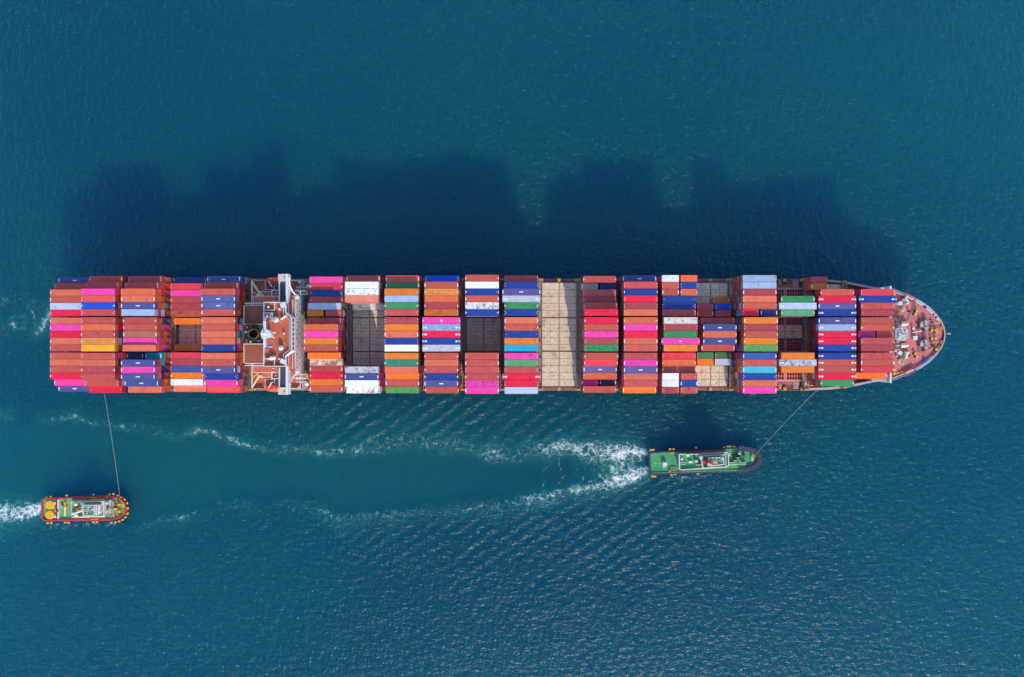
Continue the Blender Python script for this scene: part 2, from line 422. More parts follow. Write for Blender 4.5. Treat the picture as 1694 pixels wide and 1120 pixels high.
b.inputs["IOR"].default_value = 1.333; b.inputs["Specular IOR Level"].default_value = .32
L(mth('ADD', mth('MULTIPLY', fmask, .4), .35), b.inputs["Roughness"])
b.subsurface_method = 'RANDOM_WALK'
L(mth('MULTIPLY', mth('SUBTRACT', 1.0, fmask), .95), b.inputs["Subsurface Weight"])
b.inputs["Subsurface Radius"].default_value = (4.0, 200.0, 420.0)
b.inputs["Subsurface Scale"].default_value = 1.0; b.inputs["Subsurface Anisotropy"].default_value = .75
me.materials.append(wm)
# ---------------------------------------------------------------- container ship: hull and decks
M['bulwark_pale'] = paint('bulwark_panel_paint', (218,212,216), .55, .08, .8, (150,120,100), .3, 1.2)
YC = 1.5                                   # the keel line lies 1.5 m north of the point below the camera
ship = empty("container_ship", (0, YC, 0))
tag(ship, "long container ship with white bridge, red decks and pointed bow", "container ship")
def sx(x, z): return wx(x, z)
def sy(y, z): return wy(y, z) - YC
HATCH, TIER, DECK = 14.0, 2.75, 12.0

OUT = [(-174,19.0),(-173,20.4),(-168,21.4),(-150,21.65),(112,21.65),(122,21.3),(128.3,20.6),(134.6,19.2),(138.5,18.3),(145.3,17.5),(150,15.5),(155.7,13.0),(159.2,10.5),(162,7.9),(163.9,5.4),(165,2.9),(165.5,0.0)]
def half_at(X):
    return float(np.interp(X, [p[0] for p in OUT], [p[1] for p in OUT]))
def top_at(X): return float(np.interp(X, [-174,100,125,143,166], [12.0,12.0,13.2,15.5,16.6]))
st = [p[0] for p in OUT[:4]] + [-120,-60,0,60,100] + [p[0] for p in OUT[4:]]
hull = MB(); rows_ = []
for X in st:
    u = (X+174)/339.5; hf = half_at(X)
    rr = []
    for lv, (z, b0, b1, fin) in enumerate([(-11,-160,146,.55),(-4,-164,150,.80),(0,-168,152,.90),(6,-172,158,.97),(top_at(X),-174,165.5,1.0)]):
        bowf = max(0.0, (X-60)/105.5); aft = max(0.0, (-110-X)/64)
        w = hf*(1-(1-fin)*(0.10+bowf**1.2*0.9+aft*0.7)) if lv < 4 else hf
        rr.append((b0+(b1-b0)*u if lv < 4 else X, w, z))
    rows_.append(rr)
vs_, fs = [], []
for rr in rows_:
    for (x,w,z) in rr: vs_.append((x, w, z))
    for (x,w,z) in rr: vs_.append((x,-w, z))
for k in range(len(rows_)-1):
    for l in range(4):
        a, b2 = k*10+l, (k+1)*10+l
        fs.append((a, a+1, b2+1, b2)); fs.append((a+5, b2+5, b2+6, a+6))
for l in range(4): fs.append((l, l+5, l+6, l+1))
for k in range(len(rows_)-1): fs.append((k*10, (k+1)*10, (k+1)*10+5, k*10+5))
hull.add(vs_, fs); hull.build("hull", M['hull_red'], ship, smooth=False)

def outline(X0, X1, inset, n=40):
    xs_ = sorted(set([X0, X1] + [p[0] for p in OUT if X0 < p[0] < X1] + list(np.linspace(X0, X1, n))))
    up = [(x, max(0.0, half_at(x)-inset)) for x in xs_ if x < 165.4-inset]
    return up + [(x,-y) for x, y in up[::-1] if y > 0]
MB().prism(outline(-173.6, 143.2, .12), 11.2, DECK).build("main_deck", M['deck_maroon'], ship)
fdeck = MB().prism(outline(143.4, 165.5, .12), 14.6, 15.5).build("forecastle_deck", M['deck_pink'], ship)
# bulwarks: plate, broad cap and the stays behind it
for s in (1, -1):
    pts = [(x, s*(half_at(x)-.1)) for x in np.linspace(113, 143, 14)]
    bw = MB()
    for (a, b2) in zip(pts, pts[1:]):
        za, zb = top_at(a[0]), top_at(b2[0])
        bw.add([(a[0],a[1],11.6),(b2[0],b2[1],11.6),(b2[0],b2[1],zb+.3),(a[0],a[1],za+.3),(a[0],a[1]-s*.85,11.9),(b2[0],b2[1]-s*.85,11.9),(b2[0],b2[1]-s*.85,zb+.3),(a[0],a[1]-s*.85,za+.3)],
               [(0,1,2,3),(3,2,6,7),(7,6,5,4)])
    bw.build("side_bulwark", M['bulwark'], ship)
    xs_ = list(np.linspace(145.4, 156, 9)) + [157.5,159.2,160.7,162,163.1,163.9,164.5,165,165.3]
    bb = MB(); P_ = [(x, s*half_at(x)) for x in xs_] + ([(165.55, 0.0)])
    bb.wall(P_, .2, 15.2, 16.3); bo = bb.build("bow_bulwark", M['bulwark'], ship)
    cap = MB(); cp = [(x-.30, y*.965-s*.12) for x, y in P_[:-1]]
    if s == 1: cp = cp + [(165.1,0.0)]
    else: cp = cp + [(165.1,-.05)]
    cap.wall(cp, .5, 16.304, 16.40); cap.build("bulwark_cap", M['bulwark'], bo)
    for k in range(24):
        x = 146.2 + 18.3*k/23 - 0.2; y = half_at(x)
        x2 = x+.2; tn = math.atan2((half_at(x2)-y), .2)
        nx, ny = -math.sin(tn), math.cos(tn)       # outward normal
        if s < 0: ny = -ny; nx = nx
        c = (x-nx*.75, s*y-ny*.75*1.0, 15.8)
        if 148.5 < x < 152.5: continue
        MB().cbox(c, (1.0,.10,.6), math.atan2(ny, nx)).build("bulwark_stay", M['steel_grey'], bo)
    def inn(x, d):                         # a point d metres inside the rail
        y = half_at(x); tn = math.atan2(half_at(x+.2)-y, .2); return (x+math.sin(tn)*d, s*(y-math.cos(tn)*d))
    for k in range(19):
        xa_, xb_ = 153.4+10.6*k/19, 153.4+10.6*(k+.84)/19
        if k in (1, 14, 16): continue
        a1, a2, b1, b2_ = inn(xa_,.15), inn(xb_,.15), inn(xa_,1.25), inn(xb_,1.25)
        pn = MB(); pn.add([(*a1,16.42),(*a2,16.42),(*b2_,15.95),(*b1,15.95),(*a1,16.34),(*a2,16.34),(*b2_,15.87),(*b1,15.87)],
                          [(0,1,2,3),(7,6,5,4),(0,4,5,1),(1,5,6,2),(2,6,7,3),(3,7,4,0)])
        pn.build("bulwark_panel", M['bulwark_pale'], bo)
    # red framed fairlead platform that bulges out of the rail
    fx, fy = 151.6, s*(half_at(151.6)-.75); an = math.atan2(-s*4.6, 9.2)
    fp = MB().cbox((fx,fy,15.75),(3.6,1.7,.5),an).build("fairlead_platform", M['machine'], ship)
    fr = MB()
    for d in (-1,1): fr.cbox((fx-math.sin(an)*d*.95, fy+math.cos(an)*d*.95, 16.3),(4.4,.28,.3),an)
    for d in (-1,1): fr.cbox((fx+math.cos(an)*d*2.0, fy+math.sin(an)*d*2.0, 16.25),(.28,1.9,.3),an)
    fr.build("frame", M['red'], fp)
    for d in (-.8,.0,.8): MB().cyl((fx+math.cos(an)*d*1.2, fy+math.sin(an)*d*1.2, 15.9), .34, .7, 10).build("roller", M['white'], fp)
# thin side rail amidships
for s in (1,-1):
    MB().rail([(-98, s*21.4),(20, s*21.4),(112, s*21.4)], DECK, 1.1, .07, 2.4).build("side_railing", M['steel_grey'], ship)
# breakwater behind the forecastle
bk = MB(); bk.box(142.6,143.3,-18.3,18.3,12.0,19.4); bk.build("breakwater", M['white'], ship)
for s in (1,-1):
    MB().box(136.8,142.55,s*17.9,s*16.9,12.0,17.2).build("wing_plate", M['bulwark'], ship)

# ---------------------------------------------------------------- cargo bays
ROWY = [s for s in ([6.25+.42+1.25+2.5*j for j in range(5,-1,-1)] + [5.0,2.5,0,-2.5,-5.0] + [-(6.25+.42+1.25+2.5*j) for j in range(6)])]
BX = dict(A=-171.1,B=-156.6,C=-142.1,D=-127.6,E=-112.9,G=-75.6,H=-60.75,I=-46.3,J=-31.8,K=-17.0,L=-2.7,M=12.0,N=26.4,O=40.7,P=55.2,Q=70.2,R=84.4,S=98.8,T=113.3,U=128.1)
L40, L20, L45, CW = 12.19, 6.06, 13.72, 2.438

# colours as they look in the sun, but bd, ma and md have shade in the tone; the words go into the labels
PAL = {
 'cr':((236,116,82),'coral'),'co':((236,110,66),'orange coral'),'br':((210,92,72),'brick red'),'bd':((172,74,72),'dull brick'),'rs':((212,86,80),'rose red'),'rm':((188,74,76),'plum red'),
 'ma':((146,64,84),'maroon'),'md':((130,56,82),'dark plum'),'pk':((253,70,166),'bright pink'),'mg':((222,52,156),'magenta'),'rd':((250,24,66),'bright red'),'r2':((236,68,80),'soft red'),'r3':((232,88,76),'coral red'),
 'or':((247,132,34),'orange'),'od':((226,112,36),'dark orange'),'lo':((252,154,76),'pale orange'),'yl':((252,176,36),'amber yellow'),'tn':((196,116,88),'tan'),
 'bl':((30,66,152),'blue'),'b2':((36,84,214),'royal blue'),'bs':((64,92,168),'faded blue'),'nv':((80,86,146),'slate blue'),'nl':((98,104,162),'pale slate'),'nd':((44,50,116),'navy'),'pu':((98,90,148),'purple slate'),
 'gy':((168,186,214),'pale blue grey'),'gl':((196,206,226),'light grey'),'gw':((206,206,214),'grey white'),'wh':((254,252,250),'white'),'cm':((238,222,206),'cream'),'sa':((240,138,112),'salmon'),
 'gr':((64,148,86),'green'),'g2':((104,176,120),'light green'),'g3':((92,160,76),'leaf green'),'gd':((70,128,82),'dull green'),'gt':((58,138,104),'teal green'),
 'tl':((34,172,198),'turquoise'),'tc':((66,192,206),'pale turquoise')}
CM = {}
for c, (rgb, word) in PAL.items():
    dirty = {'wh':.42,'cm':.65,'gy':.38,'gw':.55,'or':.2,'sa':.3,'g2':.35,'od':.3}.get(c, .22)
    CM[c] = paint("container_" + word.replace(' ','_'), rgb, .45, .12, .38, RUST if c in ('wh','cm','gy','gw','or','od','g2','sa') else tuple(int(v*.62) for v in rgb), dirty, .7, per_object=True, k=.80)

# rows from the port side (top of the picture) to starboard: colour[:tiers][:kind]
# kind 4 = 45 foot; "a+b" = two short containers; '-' = no container
DATA = {
 'A':(4, "nv:2 br:3 cr br gl rd cr pk rd cr br br cr br rd pk:3 nv:2"),
 'B':(6, "r3:4 rs:5 pk r3 b2 rs rs co rs lo yl rs cr rm rs br:5 rd:4"),
 'C':(6, "rs:4 rs:5 co cr nv gy rs:5.5 br:5.4 tn:5.4 pk:5.4 cr:5.6 nd+tl:4.2 nv pk nv nv:5 cr:4"),
 'D':(3, "bl:2 r2 pk rm rm br or:2 - - - or:2 r2 rm bs or wh cr:2"),
 'E':(6, "nl:4 br:5 br nl nl br cr br cr cr bl cr br pu bl:5 pk:5 r3:4"),
 'G':(3, "pk r2 bl rs gl:4 or+rs:4 rs:4 co:6 pk:6 or:6 br:6 or:4 cm rm rd or br"),
 'H':(6, "rs:5 wh wh sa cm:1 - - - - - - - - gw nv wh wh:5"),
 'I':(6, "r3:5 gr:5 or gy gr rs rm or cr bl wh or gt cr or:5 rs:5 g3:5"),
 'J':(6, "b2:5 br lo co rm od pk::4 gy::4 rd::4 bl::4 gw::4 br cr rs bl pu br:5"),
 'K':(6, "br wh bl br wh bl - - - - - br rs rs rs pk pk"),
 'L':(6, "rs:5 bl pu::4 gw::4 gr bl cr br bl or tl pk g2 rs rd::4 rd gl"),
 'M':(0, "- - - - - - - - - - - - - - - - -"),
 'N':(6, "rs:4 cm+bl:3 rs:4 rm:4 br:5 rd rd br pk rm gr br r2:5.5 nl:4.5 co:4.5 mg+nd:3 br:4"),
 'O':(6, "nv:5 r3 bl rd rm cr co pk rd cr br rs pk pu cr rs or:5"),
 'P':(6, "wh+co:5.5 br+bl:5.5 br+co:5.5 bl:5 bl:5 rs:5 cm rm gr pk::4 or r2:5 co:5 br:5 wh+rs:5.5 wh+bl:5.5 rm+rs:5.5"),
 'Q':(5, "- - - 0+or:1 rs+b2:2 co+rs:2 rs:4 nv cr nv br:4 gr+gd:2 or+gl:2 - - - -"),
 'R':(5.5, "gy gy rm cr br rd+nd or:6 rm:6 br:6 or:6 g3:6 bs rs tc bl cr pk"),
 'S':(5, "- - - gr gl::4 g2 - - - - - or gw::4 or - - -"),
 'T':(5, "rs+0:3 or+0:3 br rd::4 pu::4 bl::4 pu::4 gy::4 rd::4 rd::4 bl::4 bl::4 br::4 rs::4 rd::4 gr -"),
 'U':(5, "- - r2 bl::4 rs rm br br mg+br:4.5 rs rm rs br r2 or:3 - -"),
}

def container_meshes(L):
    """walls with pressed ribs, corner posts and rails; the roof sheet; the door end; one unit is 2.75 m high"""
    Hh = TIER-.02; b_ = MB(); nr = int(L*1.9); hx, hy = L/2-.09, CW/2-.03
    top = []; 
    for k in range(nr+1):
        x = -hx+2*hx*k/nr; top += [(x, hy-(.045 if k % 2 else 0))]
    poly = [(x,-y) for x,y in top] + top[::-1]
    n = len(poly)
    b_.add([(p[0],p[1],.12) for p in poly]+[(p[0],p[1],Hh-.1) for p in poly], [(i,(i+1)%n,(i+1)%n+n,i+n) for i in range(n)])
    b_.box(-L/2+.05,L/2-.05,-CW/2+.05,CW/2-.05,.06,.14)
    for sx_ in (-1,1):
        for sy_ in (-1,1):
            b_.box(sx_*L/2, sx_*(L/2-.18), sy_*CW/2, sy_*(CW/2-.16), 0, Hh)
        b_.box(sx_*(L/2-.01), sx_*(L/2-.14), -CW/2+.16, CW/2-.16, Hh-.14, Hh-.012)
        b_.box(sx_*(L/2-.01), sx_*(L/2-.14), -CW/2+.16, CW/2-.16, .01, .16)
    for sy_ in (-1,1):
        b_.box(-L/2+.18, L/2-.18, sy_*(CW/2-.005), sy_*(CW/2-.10), Hh-.13, Hh-.012)
        b_.box(-L/2+.18, L/2-.18, sy_*(CW/2-.005), sy_*(CW/2-.10), .01, .16)
    rf = MB(); nr = int(L*1.15); vs_ = []; fs = []
    for k in range(2*nr+1):
        x = -L/2+.15+(L-.3)*k/(2*nr); z = Hh-.055+(.028 if k % 2 else 0)
        vs_ += [(x,-CW/2+.10,z),(x,CW/2-.10,z)]
    for k in range(2*nr): fs.append((2*k,2*k+2,2*k+3,2*k+1))
    rf.add(vs_, fs)
    dr = MB()
    for s in (-1,1): dr.box(L/2-.07, L/2-.02, s*.02, s*(CW/2-.17), .17, Hh-.16)
    for y in (-.85,-.35,.35,.85): dr.box(L/2-.02, L/2+.02, y-.03, y+.03, .2, Hh-.2)
    hd = MB().box(-L/2+.02,-L/2+.07,-CW/2+.17,CW/2-.17,.17,Hh-.15)
    return b_.mesh("container_body", []), rf.mesh("roof", []), dr.mesh("door", []), hd.mesh("end_wall", [])
CMESH = {L: container_meshes(L) for L in (L40, L20, L45)}
def strip_slots(me):
    me.materials.clear(); me.materials.append(CM['cr'])
for tup in CMESH.values():
    for me_ in tup: strip_slots(me_)
def bar_mesh(w, l, nm="roof_marking", mat='mark'): return MB().box(-w/2, w/2, -l/2, l/2, -.05, .012).mesh(nm, [M[mat]])
MK = {'bars':bar_mesh(.31,1.24), 'half':bar_mesh(.21,.85), 'tick':bar_mesh(.19,.32), 'logo':bar_mesh(1.44,.36,"roof_logo"), 'spotbar':bar_mesh(.25,.56),
      'dot':MB().cyl((0,0,-.05),.17,.062,8).mesh("roof_marking",[M['mark_y']]), 'spot':MB().cyl((0,0,-.05),.36,.062,12).mesh("roof_marking",[M['mark']])}
def put_marks(o, L, kind):
    e = L/2; z = TIER-.024
    P_ = {'bars':[('bars',s*(e-.185),0) for s in (-1,1)], 'half':[('half',s*(e-.135),-.02) for s in (-1,1)], 'ticks':[('tick',s*(e-.125),y) for s in (-1,1) for y in (-.5,.45)],
          'dots':[('dot',s*(e-.62),.02) for s in (-1,1)], 'spots':[('spot',s*(e-1.35),0) for s in (-1,1)]+[('spotbar',s*(e-.67),0) for s in (-1,1)], 'spot':[('spot',0,0)], 'logo':[('logo',0,0)]}[kind]
    for k, x, y in P_:
        c = child(MK[k], "roof_logo" if k == 'logo' else "roof_marking", o); c.location = (x, y, z)
ORD = "first second third fourth fifth sixth seventh eighth ninth tenth eleventh twelfth thirteenth fourteenth fifteenth sixteenth seventeenth eighteenth nineteenth".split()
def child(me_, name, parent, mat=None):
    o = bpy.data.objects.new(name, me_); COL.objects.link(o); o.parent = parent
    if mat: o.material_slots[0].link = 'OBJECT'; o.material_slots[0].material = mat
    return o
def container(code, x, y, z, hgt, L, label, r):
    body, roof, door, endw = CMESH[L]; mat = CM[code]
    o = child(body, "shipping_container", None, mat)
    o.location = (x, y+YC, z); o.scale = (1,1,hgt/TIER)
    if r.random() < .5: pass
    tag(o, label, "container", "containers stacked on the deck of the big ship")
    child(roof, "roof", o, mat); child(door, "door", o, mat); child(endw, "end_wall", o, mat)
    ks = []
    if L == L45: ks = ['half','spots'] if code not in ('pu','nv') else ['bars','logo']
    elif code in ('nv','nl','pu','nd'): ks = ['bars','logo'] if L == L40 else ['bars']
    elif code in ('wh','cm','gw'): ks = ['half'] if r.random() < .3 else []
    else: ks = r.choice([['half'],['half','dots'],['ticks','dots'],['ticks'],['bars'],['dots'],['ticks','dots']])
    if L == L45 and code == 'pk': ks = ['half','spot']
    for k in ks: put_marks(o, L, k)
    return o

lower = MB(); lcol = []
LOWC = ['br','rm','ma','bd','br','rs','co','bl','nv','nd','or','gd','pk','rd','ma','rm','bd','gl','tl','br','od','mg']
LC_LIST = []
def low_box(x0, x1, y, z0, z1, code):
    c = alb(PAL[code][0], .8); y0, y1 = y-CW/2, y+CW/2; i = .16; d = .06
    n0 = len(lower.f)
    vs_ = [(x0,y0,z0),(x1,y0,z0),(x1,y1,z0),(x0,y1,z0),(x0,y0,z1),(x1,y0,z1),(x1,y1,z1),(x0,y1,z1)]
    vs_ += [(x1,y0+i,z0+i),(x1,y1-i,z0+i),(x1,y1-i,z1-i),(x1,y0+i,z1-i),(x1-d,y0+i,z0+i),(x1-d,y1-i,z0+i),(x1-d,y1-i,z1-i),(x1-d,y0+i,z1-i)]
    vs_ += [(x0,y0+i,z0+i),(x0,y1-i,z0+i),(x0,y1-i,z1-i),(x0,y0+i,z1-i),(x0+d,y0+i,z0+i),(x0+d,y1-i,z0+i),(x0+d,y1-i,z1-i),(x0+d,y0+i,z1-i)]
    fs = [(4,5,6,7),(0,1,5,4),(2,3,7,6),(0,3,2,1)]
    R = (1,2,6,5); 
    for k in range(4): fs.append((R[k],R[(k+1)%4],8+(k+1)%4,8+k)); fs.append((8+k,8+(k+1)%4,12+(k+1)%4,12+k))
    fs.append((12,13,14,15))
    R = (0,3,7,4)
    for k in range(4): fs.append((R[(k+1)%4],R[k],16+k,16+(k+1)%4)); fs.append((16+(k+1)%4,16+k,20+k,20+(k+1)%4))
    fs.append((23,22,21,20))
    lower.add(vs_, fs); LC_LIST.extend([c]*(len(lower.f)-n0))
def stack(x0, x1, y, n, r):
    """the hidden containers under the topmost one; returns base height and height of the top one"""
    k = max(1, int(round(n))); h = n*TIER/k
    for i in range(k-1): low_box(x0, x1, y, HATCH+.05+i*h, HATCH+.05+(i+1)*h-.02, r.choice(LOWC))
    return HATCH+.05+(k-1)*h, h
LOADED = {}
ncon = 0
for bi, (bay, (n0, txt)) in enumerate([kv for kv in DATA.items() if kv[0] != 'M']):
    items = txt.split(); assert len(items) == 17, (bay, len(items))
    for ri, it in enumerate(items):
        if it == '-': continue
        p = it.split(':'); r = random.Random(bi*100+ri)
        n = float(p[1]) if len(p) > 1 and p[1] else float(n0)
        xc = BX[bay]+L40/2; y = ROWY[ri]
        where = f"{ORD[ri]} row from the port side, {ORD[bi]} loaded bay from stern"
        if '+' in p[0]:
            a, b2 = p[0].split('+')
            for side, c in ((-1,a),(1,b2)):
                if c == '0': continue
                xx = xc + side*(L20/2+.33) + (-1.0 if bay == 'T' else 0)
                z, h_ = stack(xx-L20/2, xx+L20/2, y, n, r)
                container(c, xx, y, z, h_, L20, f"{PAL[c][1]} short container, {ORD[ri]} row from port, {ORD[bi]} bay from stern, {'aft' if side<0 else 'forward'} half", r); ncon += 1
        else:
            c = p[0]; L_ = L45 if len(p) > 2 and p[2] == '4' else L40
            z, h_ = stack(xc-L40/2, xc+L40/2, y, n, r)
            container(c, xc, y, z, h_, L_, f"{PAL[c][1]} {'extra long ' if L_==L45 else ''}container, {where}".replace('extra long container', 'longer container'), r); ncon += 1
        LOADED[(bay,ri)] = n
print("containers:", ncon)
lm = bpy.data.materials.new("lower_container_paint"); lm.use_nodes = True
t = lm.node_tree; bb_ = t.nodes["Principled BSDF"]; bb_.inputs["Roughness"].default_value = .5
va = N(t, "ShaderNodeVertexColor", layer_name="paint"); nn = N(t, "ShaderNodeTexNoise"); nn.inputs["Scale"].default_value = .5; nn.inputs["Detail"].default_value = 5
tcx = N(t, "ShaderNodeTexCoord"); t.links.new(tcx.outputs["Object"], nn.inputs["Vector"])
mrx = N(t, "ShaderNodeMapRange"); t.links.new(nn.outputs["Fac"], mrx.inputs[0]); mrx.inputs[3].default_value, mrx.inputs[4].default_value = .75, 1.2
sc_ = N(t, "ShaderNodeVectorMath", operation='SCALE'); t.links.new(va.outputs["Color"], sc_.inputs[0]); t.links.new(mrx.outputs[0], sc_.inputs["Scale"])
t.links.new(sc_.outputs[0], bb_.inputs["Base Color"])
lo = lower.build("stacked_container_tiers", lm); lo.location = (0, YC, 0)
ca = lo.data.color_attributes.new("paint", 'FLOAT_COLOR', 'CORNER')
nl = [len(f) for f in lower.f]; arr = np.repeat(np.array(LC_LIST, dtype=np.float32), nl, axis=0)
ca.data.foreach_set("color", arr.ravel())
tag(lo, "lower tiers of mixed colour containers under the topmost ones, ends showing between bays", "containers", kind="stuff")
# ---------------------------------------------------------------- hatch covers, pedestals, lashing bridges
YG = 6.25+.21                       # joints between the three hatch covers of a bay
PANELS = [(YG+.05, 20.0), (-YG+.05, YG-.05), (-20.0, -YG-.05)]
SHOWN = {'D','H','K','M','Q'}
sock = MB().cyl((0,0,0), .30, .07, 10).mesh("socket", [M['orange_tip']])
for bay, X in BX.items():
    lim = 20.0
    for pi, (y0, y1) in enumerate(PANELS):
        if bay in ('T','U') : 
            hb_ = min(half_at(X+L40)-1.6, 20.0); y0, y1 = max(y0,-hb_), min(y1,hb_)
        if bay == 'S':
            if pi != 1:
                y0, y1 = (9.2, 17.0) if pi == 0 else (-16.8, -YG-.05)
                y0, y1 = (YG+.05, 14.3) if pi == 0 else (-14.3, -YG-.05)
            else: y0, y1 = -1.4, 3.7
        hc = MB().box(X-.55, X+L40+.55, y0, y1, 13.3, HATCH).build("hatch_cover", M['hatch'], ship)
        if bay not in SHOWN and not (bay == 'S' and pi == 1): continue
        # raised seams along the rows and across, rusty
        ny = max(1, round((y1-y0)/2.5)); sm = MB()
        for k in range(1, ny): sm.box(X-.5, X+L40+.5, y0+(y1-y0)*k/ny-.05, y0+(y1-y0)*k/ny+.05, HATCH-.02, HATCH+.035)
        for k, w in ((.24,.04),(.5,.16),(.76,.04)): sm.box(X-.5+(L40+1)*k-w, X-.5+(L40+1)*k+w, y0+.05, y1-.05, HATCH-.02, HATCH+.045)
        sm.build("seam", M['seam'], hc)
        ed = MB().wall([(X-.45,y0+.1),(X+L40+.45,y0+.1),(X+L40+.45,y1-.1),(X-.45,y1-.1)], .16, HATCH-.02, HATCH+.09, closed=True); ed.build("edge_rim", M['seam'], hc)
        cy = (y0+y1)/2
        for yy in (cy-1.22, cy+1.22):
            for xx in (.35, 3.4, L40-3.4, L40-.35):
                so = child(sock, "socket", hc); so.location = (X+xx, yy, HATCH+.03)
        pads = MB(); r = random.Random(X)
        for k in range(ny):
            for xx in (1.7, 4.2, L40/2-.45, L40/2+.45, L40-4.2, L40-1.7):
                if r.random() < .8: pads.cbox((X+xx, y0+(y1-y0)*(k+.5)/ny+r.uniform(-.3,.3), HATCH+.03), (.18,.34,.06))
        po = pads.build("lashing_pads", M['dark'], hc); po["kind"] = "stuff"
    # coaming under the covers
    cw_ = min(19.4, half_at(X+L40)-2.2)
    MB().box(X+.1, X+L40-.1, -cw_, cw_, 11.9, 13.3).build("hatch_coaming", M['deck_maroon'], ship)
    for s in (1,-1):
        if bay in ('T','U'): continue
        for xx in (-.55, L40/2, L40+.55):
            yy = s*20.9
            pd = MB().box(X+xx-.45, X+xx+.45, yy-.62, yy+.62, DECK, 13.5); pd.box(X+xx-.6, X+xx+.6, yy-.7, yy+.7, 13.5, 13.95)
            p_ = pd.build("pedestal", M['steel'], ship)
            MB().box(X+xx-.34, X+xx+.34, yy-.45, yy+.45, 13.952, 14.02).build("pedestal_cap", M['orange_tip'], p_)
# bay S: open cells beside its small centre cover, stringers over a plate coloured dark for the hold's shade
Xs = BX['S']
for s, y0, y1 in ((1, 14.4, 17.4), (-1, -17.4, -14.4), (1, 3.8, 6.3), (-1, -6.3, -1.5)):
    MB().box(Xs-.4, Xs+L40+.4, y0, y1, 13.304, 13.34).build("hold_shade_plate", M['hold'], ship)
    g = MB(); nn_ = max(2, round((y1-y0)/1.25))
    for k in range(nn_+1): g.box(Xs-.4, Xs+L40+.4, y0+(y1-y0)*k/nn_-.16, y0+(y1-y0)*k/nn_+.16, 13.34, 13.95)
    for k in range(13): g.box(Xs-.3+L40*k/12-.14, Xs-.3+L40*k/12+.14, y0, y1, 13.34, 13.9)
    g.box(Xs+L40/2-.5, Xs+L40/2+.5, y0, y1, 13.34, 14.0)
    g.build("cell_guide_grid", M['deck_pink'], ship)
for s in (1,-1):
    MB().box(Xs-1, Xs+L40+.6, s*17.5, s*17.95, DECK, 13.9).build("coaming_plate", M['bulwark'], ship)
    cb = MB().box(Xs+4.0, Xs+5.0, s*18.0, s*20.9, DECK, 12.9); cb.box(Xs+3.7,Xs+5.3,s*19.1,s*20.0,DECK,13.3)
    c_ = cb.build("side_support", M['steel'], ship)
    for d in (18.3,19.4,20.5): MB().box(Xs+4.1, Xs+4.9, s*(d-.3), s*(d+.3), 13.304 if d == 19.4 else 12.904, 13.42 if d == 19.4 else 13.1).build("orange_block", M['orange_tip'], c_)
    MB().lathe((Xs+6.6, s*19.4, DECK), [(.55,0),(.55,.2),(.36,.3),(.36,.8),(.52,.95),(.52,1.1)], 12).build("bollard", M['dark'], ship)
    pp = MB()
    for yy in (18.6,19.2): pp.tube([(Xs-.8, s*yy, 12.25),(Xs+3.6, s*yy, 12.25)], .14)
    pp.build("pipe", M['steel'], ship)
    w = MB().box(Xs+9.4, Xs+11.4, s*17.96, s*20.9, DECK, 13.7); w_ = w.build("vent_house", M['steel_grey'], ship)
    MB().box(Xs+10.2, Xs+11.0, s*18.3, s*19.1, 13.702, 13.9).build("vent_cap", M['orange_tip'], w_)
    MB().box(Xs+9.6, Xs+10.6, s*19.5, s*20.5, 13.702, 13.8).build("vent_lid", M['steel'], w_)
    # gear on the narrowing deck forward of it
    MB().box(124.0,126.2, s*17.6, s*19.2, DECK, 13.6).build("locker", M['steel_grey'], ship)
    MB().box(125.4,126.1, s*18.8, s*19.3, 13.602, 13.9).build("locker_lamp", M['yellow'], ship)
    MB().tube([(114, s*18.2, 12.3),(123.6, s*18.2, 12.3)], .18).build("pipe", M['steel'], ship)
for k in range(4):
    MB().lathe((113.2+k*.95 if k != 2 else 115.3, -19.4, DECK), [(.3,0),(.3,.7),(.42,.75),(.42,.9)], 10).build("bollard", M['yellow' if k > 1 else 'white'], ship)

bridges = [-157.75,-143.25,-128.75,-114.15,-99.5,-76.9,-62.05,-47.45,-32.95,-18.25,-3.75,10.75,25.3,39.65,54.0,68.8,83.5,97.7,112.15,126.8]
for bx in bridges:
    hw = min(20.6, half_at(bx)-1.0)
    low = bx > 115
    zt = 16.7
    # box girder on deck between the hatches
    MB().box(bx-.5, bx+.5, -hw, hw, DECK-.2, 13.28).build("cross_deck_girder", M['steel_grey'], ship)
    lb = MB().box(bx-.72, bx-.42, -hw, hw, zt-.25, zt); lb.box(bx+.42, bx+.72, -hw, hw, zt-.25, zt)
    n = int(2*hw/1.25)
    for k in range(n+1): lb.box(bx-.42, bx+.42, -hw+2*hw*k/n-.13, -hw+2*hw*k/n+.13, zt-.2, zt-.01)
    b_ = lb.build("lashing_bridge", M['steel'], ship)
    for k in range(8):
        y = -hw+.3+(2*hw-.6)*k/7
        MB().box(bx-.34, bx+.34, y-.22, y+.22, 13.28, zt-.26).build("post", M['steel'], b_)
    for s in (-1,1):
        MB().rail([(bx+s*.68,-hw),(bx+s*.68,hw)], zt, 1.05, .045, 2.6).build("railing", M['steel'], b_)
        MB().box(bx-.75, bx+.75, s*(hw+.02), s*(hw+.75), DECK, zt+.25).build("end_tower", M['brass'], b_)
